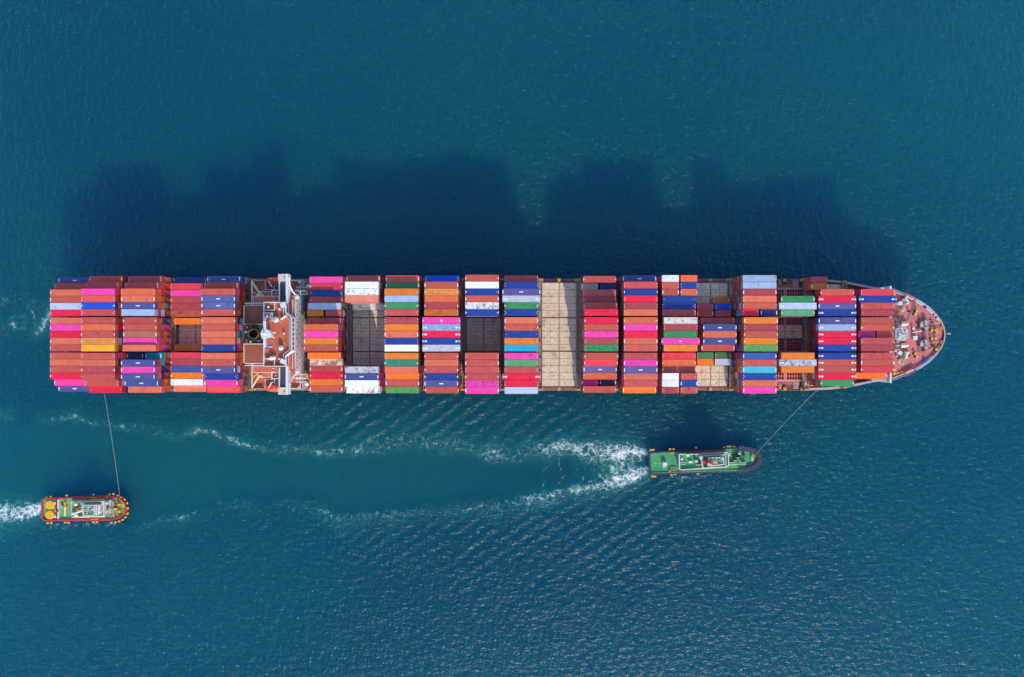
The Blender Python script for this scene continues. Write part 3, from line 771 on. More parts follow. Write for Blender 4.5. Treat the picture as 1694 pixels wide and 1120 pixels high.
# crossed lashing rods against the stack ends that face the camera
for bay, side, n in (('B',1,6),('C',1,6),('D',1,3),('E',1,6),('G',1,3),('R',-1,5),('T',-1,5),('N',-1,5),('O',-1,5),('P',-1,5)):
    x = BX[bay]+(L40+.07 if side > 0 else -.07); xb = x+side*.75; rods = MB()
    for ri in range(17):
        if (bay,ri) not in LOADED or LOADED[(bay,ri)] < 3: continue
        y = ROWY[ri]
        for s in (-1,1):
            rods.tube([(xb, y-s*1.15, 16.75),(x+side*.04, y+s*1.1, 14+2*TIER-.1)], .045, 4)
            if LOADED[(bay,ri)] > 3.5: rods.tube([(xb, y-s*1.1, 16.8),(x+side*.04, y+s*1.05, 14+3*TIER-.1)], .045, 4)
    ro = rods.build("lashing_rods", M['lash'], ship); ro["kind"] = "stuff"

# ---------------------------------------------------------------- bridge house
ZX0, ZY0, ZS = 405.0, (445.0, 515.0, 585.0), 14.936
def hx(zx, z): return sx(ZX0+zx/ZS, z)
def hy(part, zy, z): return sy(ZY0[part-1]+zy/ZS, z)
def hbox(mb, part, x0, y0, x1, y1, zt, zb, part2=None):
    return mb.box(hx(x0,zt), hx(x1,zt), hy(part,y0,zt), hy(part2 or part,y1,zt), zb, zt)
ZC, ZW = 35.5, 33.2                        # compass deck, bridge wing roofs
FX = -78.6
house = MB().box(-98.6,FX-.6,-20.6,20.6,DECK,18.0).build("accommodation_base", M['white'], ship)
MB().box(-98.5,FX-.7,-20.4,20.4,18.0,18.05).build("upper_deck", M['deck_terra'], ship)
MB().box(-95.0,FX-.3,-16.1,16.1,18.05,23.0).build("accommodation_lower", M['white'], ship)
MB().box(-94.9,FX-.5,-15.9,15.9,23.0,23.05).build("boat_deck", M['deck_terra'], ship)
MB().box(-94.0,FX-.15,-14.0,14.0,23.05,30.4).build("accommodation_upper", M['white'], ship)
MB().box(-93.9,FX-.35,-13.8,13.8,30.4,30.45).build("bridge_deck", M['deck_terra'], ship)
# wheelhouse: the middle of its front stands forward, corners cut
xa, xf1, xf2, w1, w2 = -88.4, FX-2.1, FX, 11.4, 5.9
wpoly = [(xa,-w1),(xf1,-w1),(xf1,-w2-1.9),(xf2,-w2),(xf2,w2),(xf1,w2+1.9),(xf1,w1),(xa,w1)]
wheel = MB().prism(wpoly, 30.45, ZC).build("wheelhouse", M['white'], ship)
inner = [(x+(.25 if x < -85 else -.25), y*.98) for x, y in wpoly]
MB().prism(inner, ZC, ZC+.05).build("compass_deck", M['deck_terra'], ship)
MB().wall(wpoly, .26, ZC-.3, ZC+1.1, closed=True).build("parapet", M['white'], ship)
MB().wall([(x+(.8 if x < -85 else -.75), y*.93) for x,y in wpoly[1:7]], .12, ZC+.05, ZC+.9).build("inner_railing", M['white'], ship)
# windows of the wheelhouse front and sides, cabin windows below
def windows(x, ys, z0, z1, w, name="window"):
    for y in ys: MB().box(x-.06, x+.05, y-w/2, y+w/2, z0, z1).build(name, M['glass'], ship)
windows(xf2+.01, np.linspace(-5.0,5.0,7), 33.2, 34.6, 1.05)
for s in (1,-1): windows(xf1+.01, [s*v for v in (8.4,9.4,10.4)], 33.2, 34.6, .8)
MB().box(xf1+.02, xf1+.9, 7.9, 13.0, 30.46, 32.2).build("front_walkway_box", M['deck_terra'], ship)
MB().box(xf1+.02, xf1+.9, -13.0, -7.9, 30.46, 32.2).build("front_walkway_box", M['deck_terra'], ship)
for s in (1,-1):
    for k in range(7):
        MB().dome((xf1+1.35, s*(7.6+k*.75), 32.0), .26, 8).build("deck_lamp", M['white'], ship)
windows(FX-.14, [-12.2,-9.8,-7.2,-4.6,-1.6,1.6,4.6,7.2,9.8,12.2], 27.8, 28.4, .5)
windows(FX-.14, [-11.2,-8.6,-5.9,-3.0,0,3.0,5.9,8.6,11.2], 24.8, 25.4, .5)
windows(FX-.29, [-14,-10.6,-7.8,-4.6,-1.4,2.2,5.0,8.4,11.5,14.4], 20.3, 20.9, .5)
windows(FX-.59, [-17,-12,-6.5,-2,3.2,8.8,13.4,17.5], 15.1, 15.7, .5)
for y in (-8.0, -1.0, 6.4): MB().box(FX-.14, FX+.02, y-1.2, y+1.2, 29.2, 29.5).build("vent_grille", M['steel_grey'], ship)
# bridge wings
for s in (1,-1):
    yy = lambda v: s*v
    xw0, xw1 = -83.0, -81.3
    MB().box(xw0, xw1, yy(11.5), yy(19.0), ZW-2.6, ZW).build("wing_house", M['dark_roof'], ship)
    MB().box(-81.28, -80.5, yy(11.5), yy(21.75), ZW-3.0, ZW+.75).build("wing_front", M['white'], ship)
    MB().box(-83.9, -83.55, yy(12.0), yy(19.0), ZW-2.6, ZW+.35).build("wing_back", M['white'], ship)
    cab = MB().box(-84.1, -81.3, yy(19.05), yy(21.7), ZW-2.9, ZW+.5).build("wing_cab", M['white_dirty'], ship)
    wr = MB()
    for k in range(5): wr.box(-84.0+k*.6, -83.93+k*.6, yy(19.15), yy(21.6), ZW+.5, ZW+.56)
    wr.build("roof_rib", M['cream'], cab)
    MB().box(-82.0, -81.7, yy(20.2), yy(20.9), ZW+.502, ZW+.62).build("hatch_lid", M['dark'], cab)
    # curved brace under the wing, running forward to the front corner
    MB().tube([(-80.4, yy(20.8), ZW-.4),(-80.3, yy(17.6), ZW-1),(-79.6, yy(15.6), ZW-2),(-78.2, yy(13.8), ZW-3)], .3, 6).build("wing_brace", M['white'], ship)
    MB().lathe((-78.0, yy(13.6), 30.0), [(.35,0),(.35,.4),(.75,.5),(.7,.9),(.3,1.0)], 12).build("vent_mushroom", M['white'], ship)
    MB().lathe((-76.9, yy(18.2), 18.0) if s > 0 else (-77.6, yy(18.6), 18.0), [(.5,-5.9),(.5,.6),(.85,.7),(.8,1.1),(.35,1.3)], 12).build("vent_mushroom", M['white'], ship)
    MB().lathe((-80.4, yy(19.9), 18.05), [(.5,0),(.5,.9),(.3,1.3)], 10).build("gas_bottle", M['white'], ship)
    # stairs zig-zagging down both sides of the wing
    for (x0, x1, yc, z0, z1) in ((-87.0,-84.4,13.0,30.4,26.8),(-87.0,-84.4,14.6,26.8,23.0),(-80.9,-77.4,15.6,23.4,20.7),(-80.9,-77.4,17.2,20.7,18.0)):
        stn = MB(); nst = 9
        for k in range(nst):
            xx = x0+(x1-x0)*k/(nst-1); stn.box(xx-.16, xx+.16, yy(yc-.55), yy(yc+.55), z0+(z1-z0)*k/(nst-1)-.08, z0+(z1-z0)*k/(nst-1))
        so = stn.build("stair", M['steel'], ship); so["kind"] = "stuff"
        for d in (-.6,.6): MB().tube([(x0, yy(yc+d), z0+.9),(x1, yy(yc+d), z1+.9)], .13, 4).build("handrail", M['white'], so)
        MB().box(x1-.1, x1+.8 if x1 > x0 else x1-.8, yy(yc-.6), yy(yc+.6), z1-.12, z1+.02).build("landing", M['orange_tip'], so)
    MB().box(-88.0,-84.2, yy(14.05), yy(16.0), 23.06, 26.6).build("stair_house", M['deck_terra'], ship)
    pr = MB().wall([(-88.2, yy(11.7)),(-88.2, yy(16.2)),(-84.3, yy(16.2))], .22, 26.4, 27.6); pr.build("parapet", M['white'], ship)
    pr = MB().wall([(-80.0, yy(20.0)),(-80.0, yy(15.0)),(-77.2+.1, yy(15.0)),(-77.1, yy(17.0))], .2, 18.05, 19.3); pr.build("parapet", M['white'], ship)
    pr = MB().wall([(-93.2, yy(20.3)),(-93.2, yy(17.0)),(-89.6, yy(17.0)),(-89.6, yy(20.2))], .2, 18.05, 19.3); pr.build("parapet", M['white'], ship)
    pr = MB().wall([(-88.8, yy(20.3)),(-88.8, yy(16.6)),(-84.8, yy(16.6))], .18, 18.05, 19.2); pr.build("parapet", M['white'], ship)
    MB().box(-88.6,-84.9, yy(17.0), yy(18.6), 18.06, 20.6).build("deck_store", M['dark_roof'], ship)
    # white bulwark along the deck edge, aft steps
    MB().wall([(-98.3, yy(20.4)),(-94, yy(20.45))], .3, 18.0, 19.2).build("deck_edge", M['steel_grey'], ship)
    MB().wall([(-83.5, yy(20.5)),(-79.4, yy(20.5))], .22, 18.0, 19.2).build("deck_edge", M['white'], ship)
    MB().rail([(-79.2, yy(15.2)),(-79.2, yy(20.2)),(-84, yy(20.3))], 18.05, 1.1, .07, 1.2).build("railing", M['white'], ship)
    # lattice crane post for stores, aft quarter
    cr_ = MB().tube([(-95.8, yy(10.8), 26.5),(-95.9, yy(19.8), 26.5)], .28, 6); cr_.tube([(-95.9, yy(19.6), 26.5),(-93.4, yy(15.4), 26.0)], .34, 6)
    cr_.tube([(-95.9, yy(16.0), 26.5),(-93.6, yy(14.4), 26.0)], .12, 4)
    cr_.tube([(-93.4, yy(15.4), 18.05),(-93.4, yy(15.4), 26.2)], .38, 8)
    cr_.tube([(-95.8, yy(10.8), 18.05),(-95.8, yy(10.8), 26.6)], .25, 6)
    cr_.build("store_crane", M['cream'], ship)
    if s > 0:
        MB().box(-94.3,-92.6, yy(11.6), yy(15.0), 23.06, 26.2).build("deck_tank", M['white_dirty'], ship)
    MB().wall([(-96.8, yy(11.3)),(-89.2, yy(11.3))], .3, 30.2, 31.4).build("casing_wing_wall", M['white'], ship)
    MB().wall([(-96.8, yy(10.6)),(-89.2, yy(10.6))], .3, 30.2, 31.3).build("casing_wing_wall", M['white'], ship)
    # winch and mooring gear at the deck corners
    w = MB().cyl((-79.0, yy(19.6), 13.2), .5, 3.0, 12, 'x'); w.box(-79.4,-78.9,yy(18.9),yy(20.3),DECK,13.9); w.box(-75.9,-75.5,yy(18.9),yy(20.3),DECK,13.9)
    w.build("mooring_winch", M['brass'], ship)
    for xx in (-99.3, -76.0): MB().box(xx-.8, xx+.8, yy(20.4), yy(21.5), DECK, 14.2).build("corner_bitt", M['orange_tip'], ship)
# engine casing and funnel
MB().box(-96.8,-88.6,-10.4,10.4,30.4,31.6).build("engine_casing", M['deck_brown'], ship)
MB().wall([(-96.8,-10.4),(-96.8,10.4)], .25, 31.6, 32.6).build("casing_parapet", M['cream'], ship)
MB().box(-96.6,-88.7,-10.2,10.2,23.0,30.4).build("casing_house", M['white'], ship)
fn = MB().box(-95.6,-88.6,-3.4,3.6,31.6,36.2).build("funnel", M['black'], ship)
MB().box(-88.55,-88.1,-3.5,3.7,31.6,36.6).build("funnel_front", M['brass'], fn)
MB().wall([(-88.6,-3.45),(-95.6,-3.45)], .3, 35.9, 36.7).build("funnel_rim", M['cream'], fn)
MB().wall([(-88.6,3.6),(-95.6,3.6)], .2, 35.9, 36.5).build("funnel_rim", M['brass'], fn)
up = MB(); n = 28; R0, R1 = 1.75, 1.6
vs_ = []
for r_, z in ((R0,36.2),(R0,38.2),(R1,38.2),(R1,36.25)):
    for i in range(n): a = 2*math.pi*i/n; vs_.append((-91.6+r_*math.cos(a), .2+r_*math.sin(a), z))
up.add(vs_, [(k*n+i, k*n+(i+1)%n, (k+1)*n+(i+1)%n, (k+1)*n+i) for k in range(3) for i in range(n)] )
up.build("exhaust_uptake", [M['uptake']], fn)
MB().cyl((-91.6,.2,36.21), 1.58, .05, 28).build("uptake_mouth", M['mouth_black'], fn)  # near-black disc closing the uptake opening
for (x,y,r_) in ((-94.2,2.7,.4),(-92.8,2.8,.5),(-94.3,-1.9,.4),(-94.4,-2.7,.45),(-92.9,-2.6,.35),(-90.0,-2.4,.45),(-94.6,.9,.3)):
    MB().lathe((x,y,36.2), [(r_,0),(r_,1.0),(r_*.7,1.2)], 10).build("exhaust_pipe", M['uptake'] if r_ > .36 else M['machine'], fn)
for k in range(9): MB().box(-97.0,-95.62, -3.3+k*.82-.12, -3.3+k*.82+.12, 31.62, 35.2).build("funnel_louvre", M['black'], fn)
# radar mast, yard and radar gear
mast = MB().lathe((-86.6,.3,ZC), [(.9,0),(.6,4),(.35,9)], 10).build("radar_mast", M['white'], ship)
yd = MB().box(-86.9,-86.0,-4.6,4.6,ZC+6.0,ZC+6.35); yd.build("yardarm", M['white'], mast)
pl = MB().prism([(-87.6,-1.6),(-84.6,-1.2),(-83.9,0),(-84.6,1.4),(-87.4,2.0),(-88.2,.2)], ZC+5.0, ZC+5.3); pl.build("radar_platform", M['white'], mast)
MB().cbox((-85.0,.4,ZC+6.2),(.5,3.4,.4),.9).build("radar_scanner", M['white'], mast)
MB().cbox((-83.9,-.9,ZC+5.6),(1.7,.35,.3),-.5).build("radar_scanner", M['white'], mast)
MB().box(-84.6,-82.8,.25,.75,ZC+5.0,ZC+5.35).build("signal_arm", M['white'], mast)
MB().box(-86.7,-86.3,-4.4,4.7,ZC+3.2,ZC+3.5).build("yardarm", M['steel_grey'], mast)
# domes, boxes and aerials on the compass deck
for (x,y,r_) in ((hx(765,ZC+1.5),hy(2,205,ZC+1.5),1.05),(hx(890,ZC+1.3),hy(2,905,ZC+1.3),.9),(hx(660,ZC+1),hy(3,110,ZC+1),.8),(hx(725,ZC+1),hy(3,100,ZC+1),.7),
                 (hx(600,ZC),hy(1,942,ZC),.45),(hx(872,ZC),hy(1,990,ZC),.45),(hx(600,ZC),hy(3,127,ZC),.4),(hx(872,ZC),hy(3,127,ZC),.4),(hx(505,ZC),hy(2,145,ZC),.4),(hx(977,ZC),hy(2,550,ZC),.4)):
    d_ = MB().lathe((x,y,ZC+.05), [(r_*.35,0),(r_*.35,.5)], 8); d_.dome((x,y,ZC+.5+r_*.7), r_, 14); d_.build("satellite_dome", M['white'], ship, smooth=True)
for (x,y,w,l,a) in ((hx(960,ZC+1),hy(2,150,ZC+1),.5,2.6,.65),(hx(945,ZC+1),hy(1,890,ZC+1),1.6,1.8,.4),(hx(945,ZC+1),hy(3,190,ZC+1),1.6,1.8,-.4),(hx(660,ZC),hy(2,110,ZC),.5,2.2,1.57),(hx(620,ZC),hy(2,140,ZC),.8,.9,0)):
    MB().cbox((x,y,ZC+.75),(l,w,1.3),a).build("deck_box", M['white'], ship)
for (x,y,a,l) in ((hx(700,ZC),hy(2,730,ZC),-1.1,3),(hx(1020,ZC),hy(2,810,ZC),.5,3),(hx(920,ZC),hy(2,280,ZC),1.45,2.6),(hx(950,ZC),hy(1,1010,ZC),-1.2,3)):
    MB().tube([(x,y,ZC+.05),(x+math.cos(a)*.4,y+math.sin(a)*.4,ZC+4.5)], .06, 5).build("aerial", M['white'], ship)
for s in (1,-1):
    for k in range(4): MB().cyl((hx(815+k*55,ZC), s*11.35, ZC+.2), .16, 1.6, 8).build("signal_lamp", M['white'], ship)
    st_ = MB().wall([(-88.0,s*8.6),(-84.6,s*8.6),(-84.6,s*11.3)], .2, ZC+.05, ZC+1.15); st_.build("parapet", M['white'], ship)
hut = MB().wall([(-88.3,4.6),(-88.3,7.6),(-85.3,7.6),(-85.3,4.6)], .25, ZC+.05, ZC+1.6); hut.build("deck_screen", M['white'], ship)

# lifeboats hang under the bridge wings; flags fly from the yard
def lifeboat(s, word):
    e = empty("lifeboat", (-89.0, YC+s*20.3, 18.4))
    tag(e, f"orange covered lifeboat on the {word} side beside the bridge wing", "lifeboat", "lifeboats on the ship")
    h = MB(); secs = [(-3.9,.25),(-3.4,.8),(-2.4,1.2),(0,1.35),(2.4,1.2),(3.5,.8),(4.0,.2)]; vs_ = []; fs = []
    for x, w in secs:
        for yy, z in ((0,-.1),(w*.75,.35),(w,1.1),(w*.85,1.7),(w*.35,2.15),(-w*.35,2.15),(-w*.85,1.7),(-w,1.1),(-w*.75,.35)): vs_.append((x,yy,z))
    for k in range(len(secs)-1):
        for i in range(9): fs.append((k*9+i, (k+1)*9+i, (k+1)*9+(i+1)%9, k*9+(i+1)%9))
    fs += [tuple(range(9)), tuple(54+i for i in range(8,-1,-1))]
    h.add(vs_, fs); h.build("hull", M['boat'], e, smooth=True)
    MB().box(-3.2,-1.6,-.5,.5,1.9,2.75).build("conning_hood", M['boat'], e)
    for x in (-.3,1.4): MB().box(x-.14,x+.14,-.14,.14,2.1,2.32).build("hatch", M['white'], e)
    MB().wall([(-3.8,0),(-3.2,1.0),(0,1.42),(3.2,1.0),(3.9,0),(3.2,-1.0),(0,-1.42),(-3.2,-1.0)], .1, 1.02, 1.16, closed=True).build("fender_belt", M['red'], e)
    dv = MB().tube([(-91.2,s*20.0,21.6),(-90.2,s*18.0,21.4)], .22); dv.tube([(-90.2,s*18.0,18.05),(-90.2,s*18.0,21.5)], .22)
    dv.tube([(-83.6,s*20.0,21.6),(-84.2,s*18.0,21.4)], .22); dv.tube([(-84.2,s*18.0,18.05),(-84.2,s*18.0,21.5)], .22)
    dv.build("davit", M['white'], ship)
    MB().box(-91.4,-83.4,s*19.0,s*19.3,18.05,18.35).build("boat_cradle", M['white'], ship)
lifeboat(1, "port"); lifeboat(-1, "starboard")
def flag(x, y, z, cols, a, label):
    f = empty("flag", (x, y+YC, z), a)
    tag(f, label, "flag")
    for k, c in enumerate(cols):
        m = MB(); n = 8; vs_ = []
        for i in range(n+1):
            u = 2.2*i/n
            for j in (0,1): vs_.append((u, .18*math.sin(u*3+k)+.45*(k+j)-.6, -.1*(k+j)+.12*math.sin(u*2.4)))
        m.add(vs_, [(2*i,2*i+2,2*i+3,2*i+1) for i in range(n)])
        m.build("stripe", M[c], f)
flag(-85.9,-4.5,ZC+6.3,('red','white','blue'),.0,"red white and blue flag at the starboard end of the mast yard")
flag(-86.2,4.6,ZC+6.3,('red','white'),1.2,"small red and white flag at the port end of the mast yard")

# ---------------------------------------------------------------- forecastle gear
ZF = 15.5; FZ0 = (1470.0, 470.0, 13.18)
def fx_(zx, zy, z=ZF+.6): return (sx(1470+zx/13.18, z), sy(470+zy/13.18, z))
def windlass(zx, zy, s):
    x, y = fx_(zx, zy)
    r = empty("winch_anchor", (x, y, ZF)); r.parent = ship
    w = MB().lathe((0,-3.1,1.0), [(.95,0),(.95,.15),(.6,.2),(.6,1.6),(.95,1.65),(.95,1.85),(.6,1.9),(.6,4.2),(.95,4.25),(.95,4.4),(.35,4.45),(.35,5.3)], 14, 'y')
    w.build("drum", M['machine'], r, smooth=False); r.name = "mooring_winch"
    for yy in (-3.0,-.9,1.5): MB().box(-.8,.8,yy-.12,yy+.12,0,1.5).build("bearing", M['brass'], r)
    MB().box(-2.2,-.9,-1.2,.2,0,1.3).build("motor", M['machine'], r)
    MB().cyl((-3.0,-.6,.8), .38, 1.6, 10, 'x').build("gear_shaft", M['dark'], r)
    MB().lathe((-1.6,.7,0), [(.4,0),(.4,1.5),(.2,1.7)], 10).build("control_post", M['machine'], r)
    MB().box(-2.7,1.0,-3.4,2.4,0,.12).build("bed_plate", M['deck_maroon'], r)
windlass(795, 870, 1); windlass(795, 1480-190, -1)
def capstan_set(zx, zy, a):
    x, y = fx_(zx, zy); r = empty("mooring_capstan", (x,y,ZF), a); r.parent = ship
    MB().lathe((-1.1,0,0), [(.8,0),(.8,.3),(.5,.4),(.5,1.3),(.8,1.45),(.8,1.6)], 12).build("head", M['white'], r)
    MB().lathe((1.0,.2,.9), [(.9,-1.0),(.9,-.8),(.55,-.7),(.55,.7),(.9,.8),(.9,1.0)], 12, 'y').build("drum", M['machine'], r)
    MB().box(-.5,1.0,-.5,.6,0,1.0).build("motor", M['machine'], r)
    MB().box(1.5,2.3,-1.3,1.5,0,1.1).build("brake_frame", M['white'], r)
    MB().box(-2.0,-1.0,-1.8,-1.1,0,.7).build("valve_box", M['steel_grey'], r)
capstan_set(290, 400, .35); capstan_set(290, 1640-120, -.35)
def chain_gear(s):
    y = s*4.1
    r = empty("anchor_windlass", (146.6,y,ZF)); r.parent = ship
    MB().lathe((0,-1.7,1.1), [(1.2,0),(1.2,.3),(.7,.35),(.7,1.5),(1.25,1.55),(1.25,1.9),(.7,1.95),(.7,3.0),(1.2,3.05),(1.2,3.3)], 16, 'y').build("chain_wheel", M['machine'], r)
    MB().box(-1.2,.2,-1.8,1.6,0,1.0).build("bed", M['steel_grey'], r)
    MB().cyl((1.4,0,1.0), .9, 2.2, 14, 'x').build("motor", M['cream'], r); MB().cyl((3.6,0,1.0), .4, .8, 10, 'x').build("motor_end", M['white'], r)
    MB().lathe((-.6,s*1.9,0), [(.6,0),(.6,1.6),(.35,1.9)], 10).build("brake_wheel", M['machine'], r)
    ch = MB(); pts = [(.2, s*.6, 1.6),(1.2, s*3.0, .9),(1.9, s*5.2, .7)]
    for k in range(12):
        u = k/11; i = min(1, int(u*2)); v = u*2-i; p = [pts[i][j]+(pts[i+1][j]-pts[i][j])*v for j in range(3)]
        ch.cbox(p, (.62,.34 if k%2 else .5,.34), math.atan2(s*2.3,1.0))
    ch.build("anchor_chain", M['brass'], r)
    hp = MB().lathe((2.1,s*5.8,0), [(1.35,0),(1.35,.5),(1.0,.75)], 14); hp.build("hawse_pipe", M['machine'], r)
    MB().cbox((2.1,s*5.8,1.0),(2.2,.8,.6), s*.9).build("chain_stopper", M['brass'], r)
    MB().cbox((2.6,s*6.5,.9),(.8,1.8,.5), s*.5).build("guillotine_bar", M['machine'], r)
chain_gear(1); chain_gear(-1)
fm_ = empty("foremast", (146.8,.2,ZF)); fm_.parent = ship
MB().lathe((0,0,0), [(.7,0),(.5,4),(.25,9)], 10).build("post", M['white'], fm_)
r = random.Random(4); pf = MB().prism([(-2.4,-2.2),(1.0,-2.4),(2.4,-1.0),(2.2,1.4),(.4,2.4),(-2.3,2.0)], 4.0, 4.2); pf.build("platform", M['white'], fm_)
MB().rail([(-2.4,-2.2),(1.0,-2.4),(2.4,-1.0),(2.2,1.4),(.4,2.4),(-2.3,2.0)], 4.2, 1.0, .09, .8, closed=True).build("railing", M['white'], fm_)
for k in range(6): MB().box(*(lambda x,y: (x-.35,x+.35,y-.3,y+.3))(r.uniform(-1.8,1.6), r.uniform(-1.8,1.6)), 4.2, 5.0+r.random()*.6).build("lamp_box", M['white'], fm_)
for k, (zx,zy,c) in enumerate([(622,585,'yellow'),(588,655,'yellow'),(950,1005,'yellow'),(1030,1010,'yellow'),(1055,1045,'yellow'),(950,1190,'yellow'),(1030,1190,'yellow'),(585,1520,'yellow'),(622,1585,'yellow'),(1045,1425,'yellow'),(122,225,'yellow'),(150,1880,'yellow'),(125,1950,'yellow'),
                               (450,590,'dark'),(962,838,'dark'),(450,1560,'dark'),(962,1335,'dark'),(545,970,'white')]):
    x, y = fx_(zx, zy, ZF+1)
    if abs(y) > half_at(x)-.5: y = math.copysign(half_at(x)-1.1, y)
    o_ = MB().lathe((x,y,ZF), [(.36,0),(.36,.15),(.24,.2),(.24,.75),(.42,.85),(.42,1.0)], 12); bo = o_.build("bollard", M['dark'], ship)
    if c != 'dark': MB().cyl((x,y,ZF+1.002), .52, .1, 14).build("bollard_top", M[c], bo)
    if c == 'yellow' and k < 10: MB().box(x-.75,x+.45,y-.4,y+.4,ZF,ZF+.22).build("bollard_base", M['dark'], bo)
for zx, zy, a in ((790,497,-.6),(790,1690-30,.6)):
    x, y = fx_(zx, zy); MB().cbox((x,y,ZF+.45),(1.2,.75,.9),a).build("rope_cover", M['blue'], ship)
x, y = fx_(570, 1175); bx_ = MB().cbox((x,y,ZF+.6),(1.6,1.5,1.2)).build("deck_locker", M['white'], ship)
x, y = fx_(610, 1040); MB().tube([(x-1.6,y-.3,ZF+.6),(x+1.9,y+.4,ZF+1.0)], .2, 6).build("davit_boom", M['white'], ship)
MB().tube([(165.4,.3,16.9),(166.4,.3,17.3)], .12, 6).build("jackstaff", M['white'], ship); MB().dome((166.4,.3,17.3), .3, 8).build("bow_lamp", M['white'], ship)
for pts in ([(590,370),(540,440),(500,560),(440,720),(410,800)],[(630,380),(560,470),(520,590),(455,720),(425,800)],[(835,800),(900,790),(990,800),(1070,860)],[(835,905),(1000,915),(1130,915)],[(900,940),(1000,955),(1160,955)],
            [(800,1245),(900,1270),(1000,1240),(1110,1240)],[(800,1430),(870,1415),(960,1390),(1060,1350)]):
    q_ = [fx_(a, b2, ZF+.2) for a, b2 in pts]
    MB().tube([(x,y,ZF+.18) for x,y in q_], .09, 5).build("mooring_line", M['rope'], ship)
for zx, zy, a in ((1100,835,-.9),(1155,950,-1.3),(1150,1265,1.3),(1110,1365,.9),(190,165,-.42),(300,205,-.42),(575,355,-.5),(190,1960-15,.42),(300,1915,.42)):
    x, y = fx_(zx, zy, ZF+.4)
    lim_ = half_at(x)-.75; y = max(-lim_, min(lim_, y))
    ch_ = MB().cbox((x,y,ZF+.3),(1.4,.6,.6),a); ch_.build("chock", M['orange_tip'], ship)
MB().box(143.6,144.2,6.5,10.2,ZF,ZF+.6).build("pipe_box", M['orange_tip'], ship)
MB().box(143.6,144.2,-10.2,-6.5,ZF,ZF+.6).build("pipe_box", M['orange_tip'], ship)
# ---------------------------------------------------------------- tugs and tow ropes
class Tug:
    def __init__(s, name, label, cx, cy, rz, x0, y0, sc):
        s.x0, s.y0, s.sc, s.rz = x0, y0, sc, rz
        s.o = (wx(cx), wy(cy)); s.root = empty(name, (s.o[0], s.o[1], 0), rz); tag(s.root, label, "tugboat")
    def g(s, zx, zy, z):
        X, Y = wx(s.x0+zx/s.sc, z)-s.o[0], wy(s.y0+zy/s.sc, z)-s.o[1]
        c, n = math.cos(-s.rz), math.sin(-s.rz)
        return (X*c-Y*n, X*n+Y*c)
    def poly(s, pts, z): return [s.g(a, b2, z) for a, b2 in pts]
    def part(s, mb, name, mat, parent=None, smooth=False): return mb.build(name, mat, parent or s.root, smooth)
    def pbox(s, name, mat, zx0, zy0, zx1, zy1, zb, zt, parent=None):
        p = s.poly([(zx0,zy0),(zx1,zy0),(zx1,zy1),(zx0,zy1)], zt)
        return s.part(MB().prism(p, zb, zt), name, mat, parent)
    def hull(s, secs, deck, mat, deckmat, zd):
        """secs: (x, half-width) from stern to bow at the deck edge"""
        vs_, fs = [], []; h = MB()
        for x, w in secs:
            for k, z in ((.72,-2.5),(.90,0.0),(1.0,zd)):
                vs_.append((x*(.94 if z < 0 else .98 if z == 0 else 1), w*k, z))
            for k, z in ((.72,-2.5),(.90,0.0),(1.0,zd)):
                vs_.append((x*(.94 if z < 0 else .98 if z == 0 else 1),-w*k, z))
        n = len(secs)
        for k in range(n-1):
            for l in (0,1):
                a, b2 = k*6+l, (k+1)*6+l
                fs += [(a,a+1,b2+1,b2),(a+3,b2+3,b2+4,a+4)]
            fs.append((k*6,(k+1)*6,(k+1)*6+3,k*6+3))
        fs += [(0,3,4,1),(1,4,5,2),((n-1)*6,(n-1)*6+1,(n-1)*6+4,(n-1)*6+3),((n-1)*6+1,(n-1)*6+2,(n-1)*6+5,(n-1)*6+4)]
        h.add(vs_, fs); s.part(h, "hull", mat)
        pl = [(x, max(.05,w-.1)) for x, w in secs] + [(x,-max(.05,w-.1)) for x, w in secs[::-1]]
        s.part(MB().prism(pl, zd-.3, zd), "deck", deckmat)
    def tyres(s, pts, secs, z, strap, belt):
        r_ = MB(); n, m = 14, 6; R, r0 = .52, .2; vs_ = []
        for i in range(n):
            a = 2*math.pi*i/n
            for j in range(m):
                b2 = 2*math.pi*j/m; q_ = R+r0*math.cos(b2)
                vs_.append((q_*math.cos(a), r0*math.sin(b2), q_*math.sin(a)))
        r_.add(vs_, [(i*m+j, ((i+1)%n)*m+j, ((i+1)%n)*m+(j+1)%m, i*m+(j+1)%m) for i in range(n) for j in range(m)])
        ty = r_.mesh("tyre_fender", [M['rubber']], True)
        sm = MB().box(-.48,.48,-.3,.3,-.14,.14).mesh("yellow_strap", [M['yellow']])
        for zx, zy in pts:
            x, y = s.g(zx, zy, z)
            if zx > belt:                                # round the bow: face outwards
                cx = secs[-4][0]; a = math.atan2(y, x-cx)-math.pi/2 if x > cx else (0 if y > 0 else math.pi)
            else: a = 0 if y > 0 else math.pi
            o = child(ty, "tyre_fender", s.root); o.location = (x, y, z-.7); o.rotation_euler = (0,0,a)
            k = child(sm, "yellow_strap", o); k.location = (0, -.02, .64)

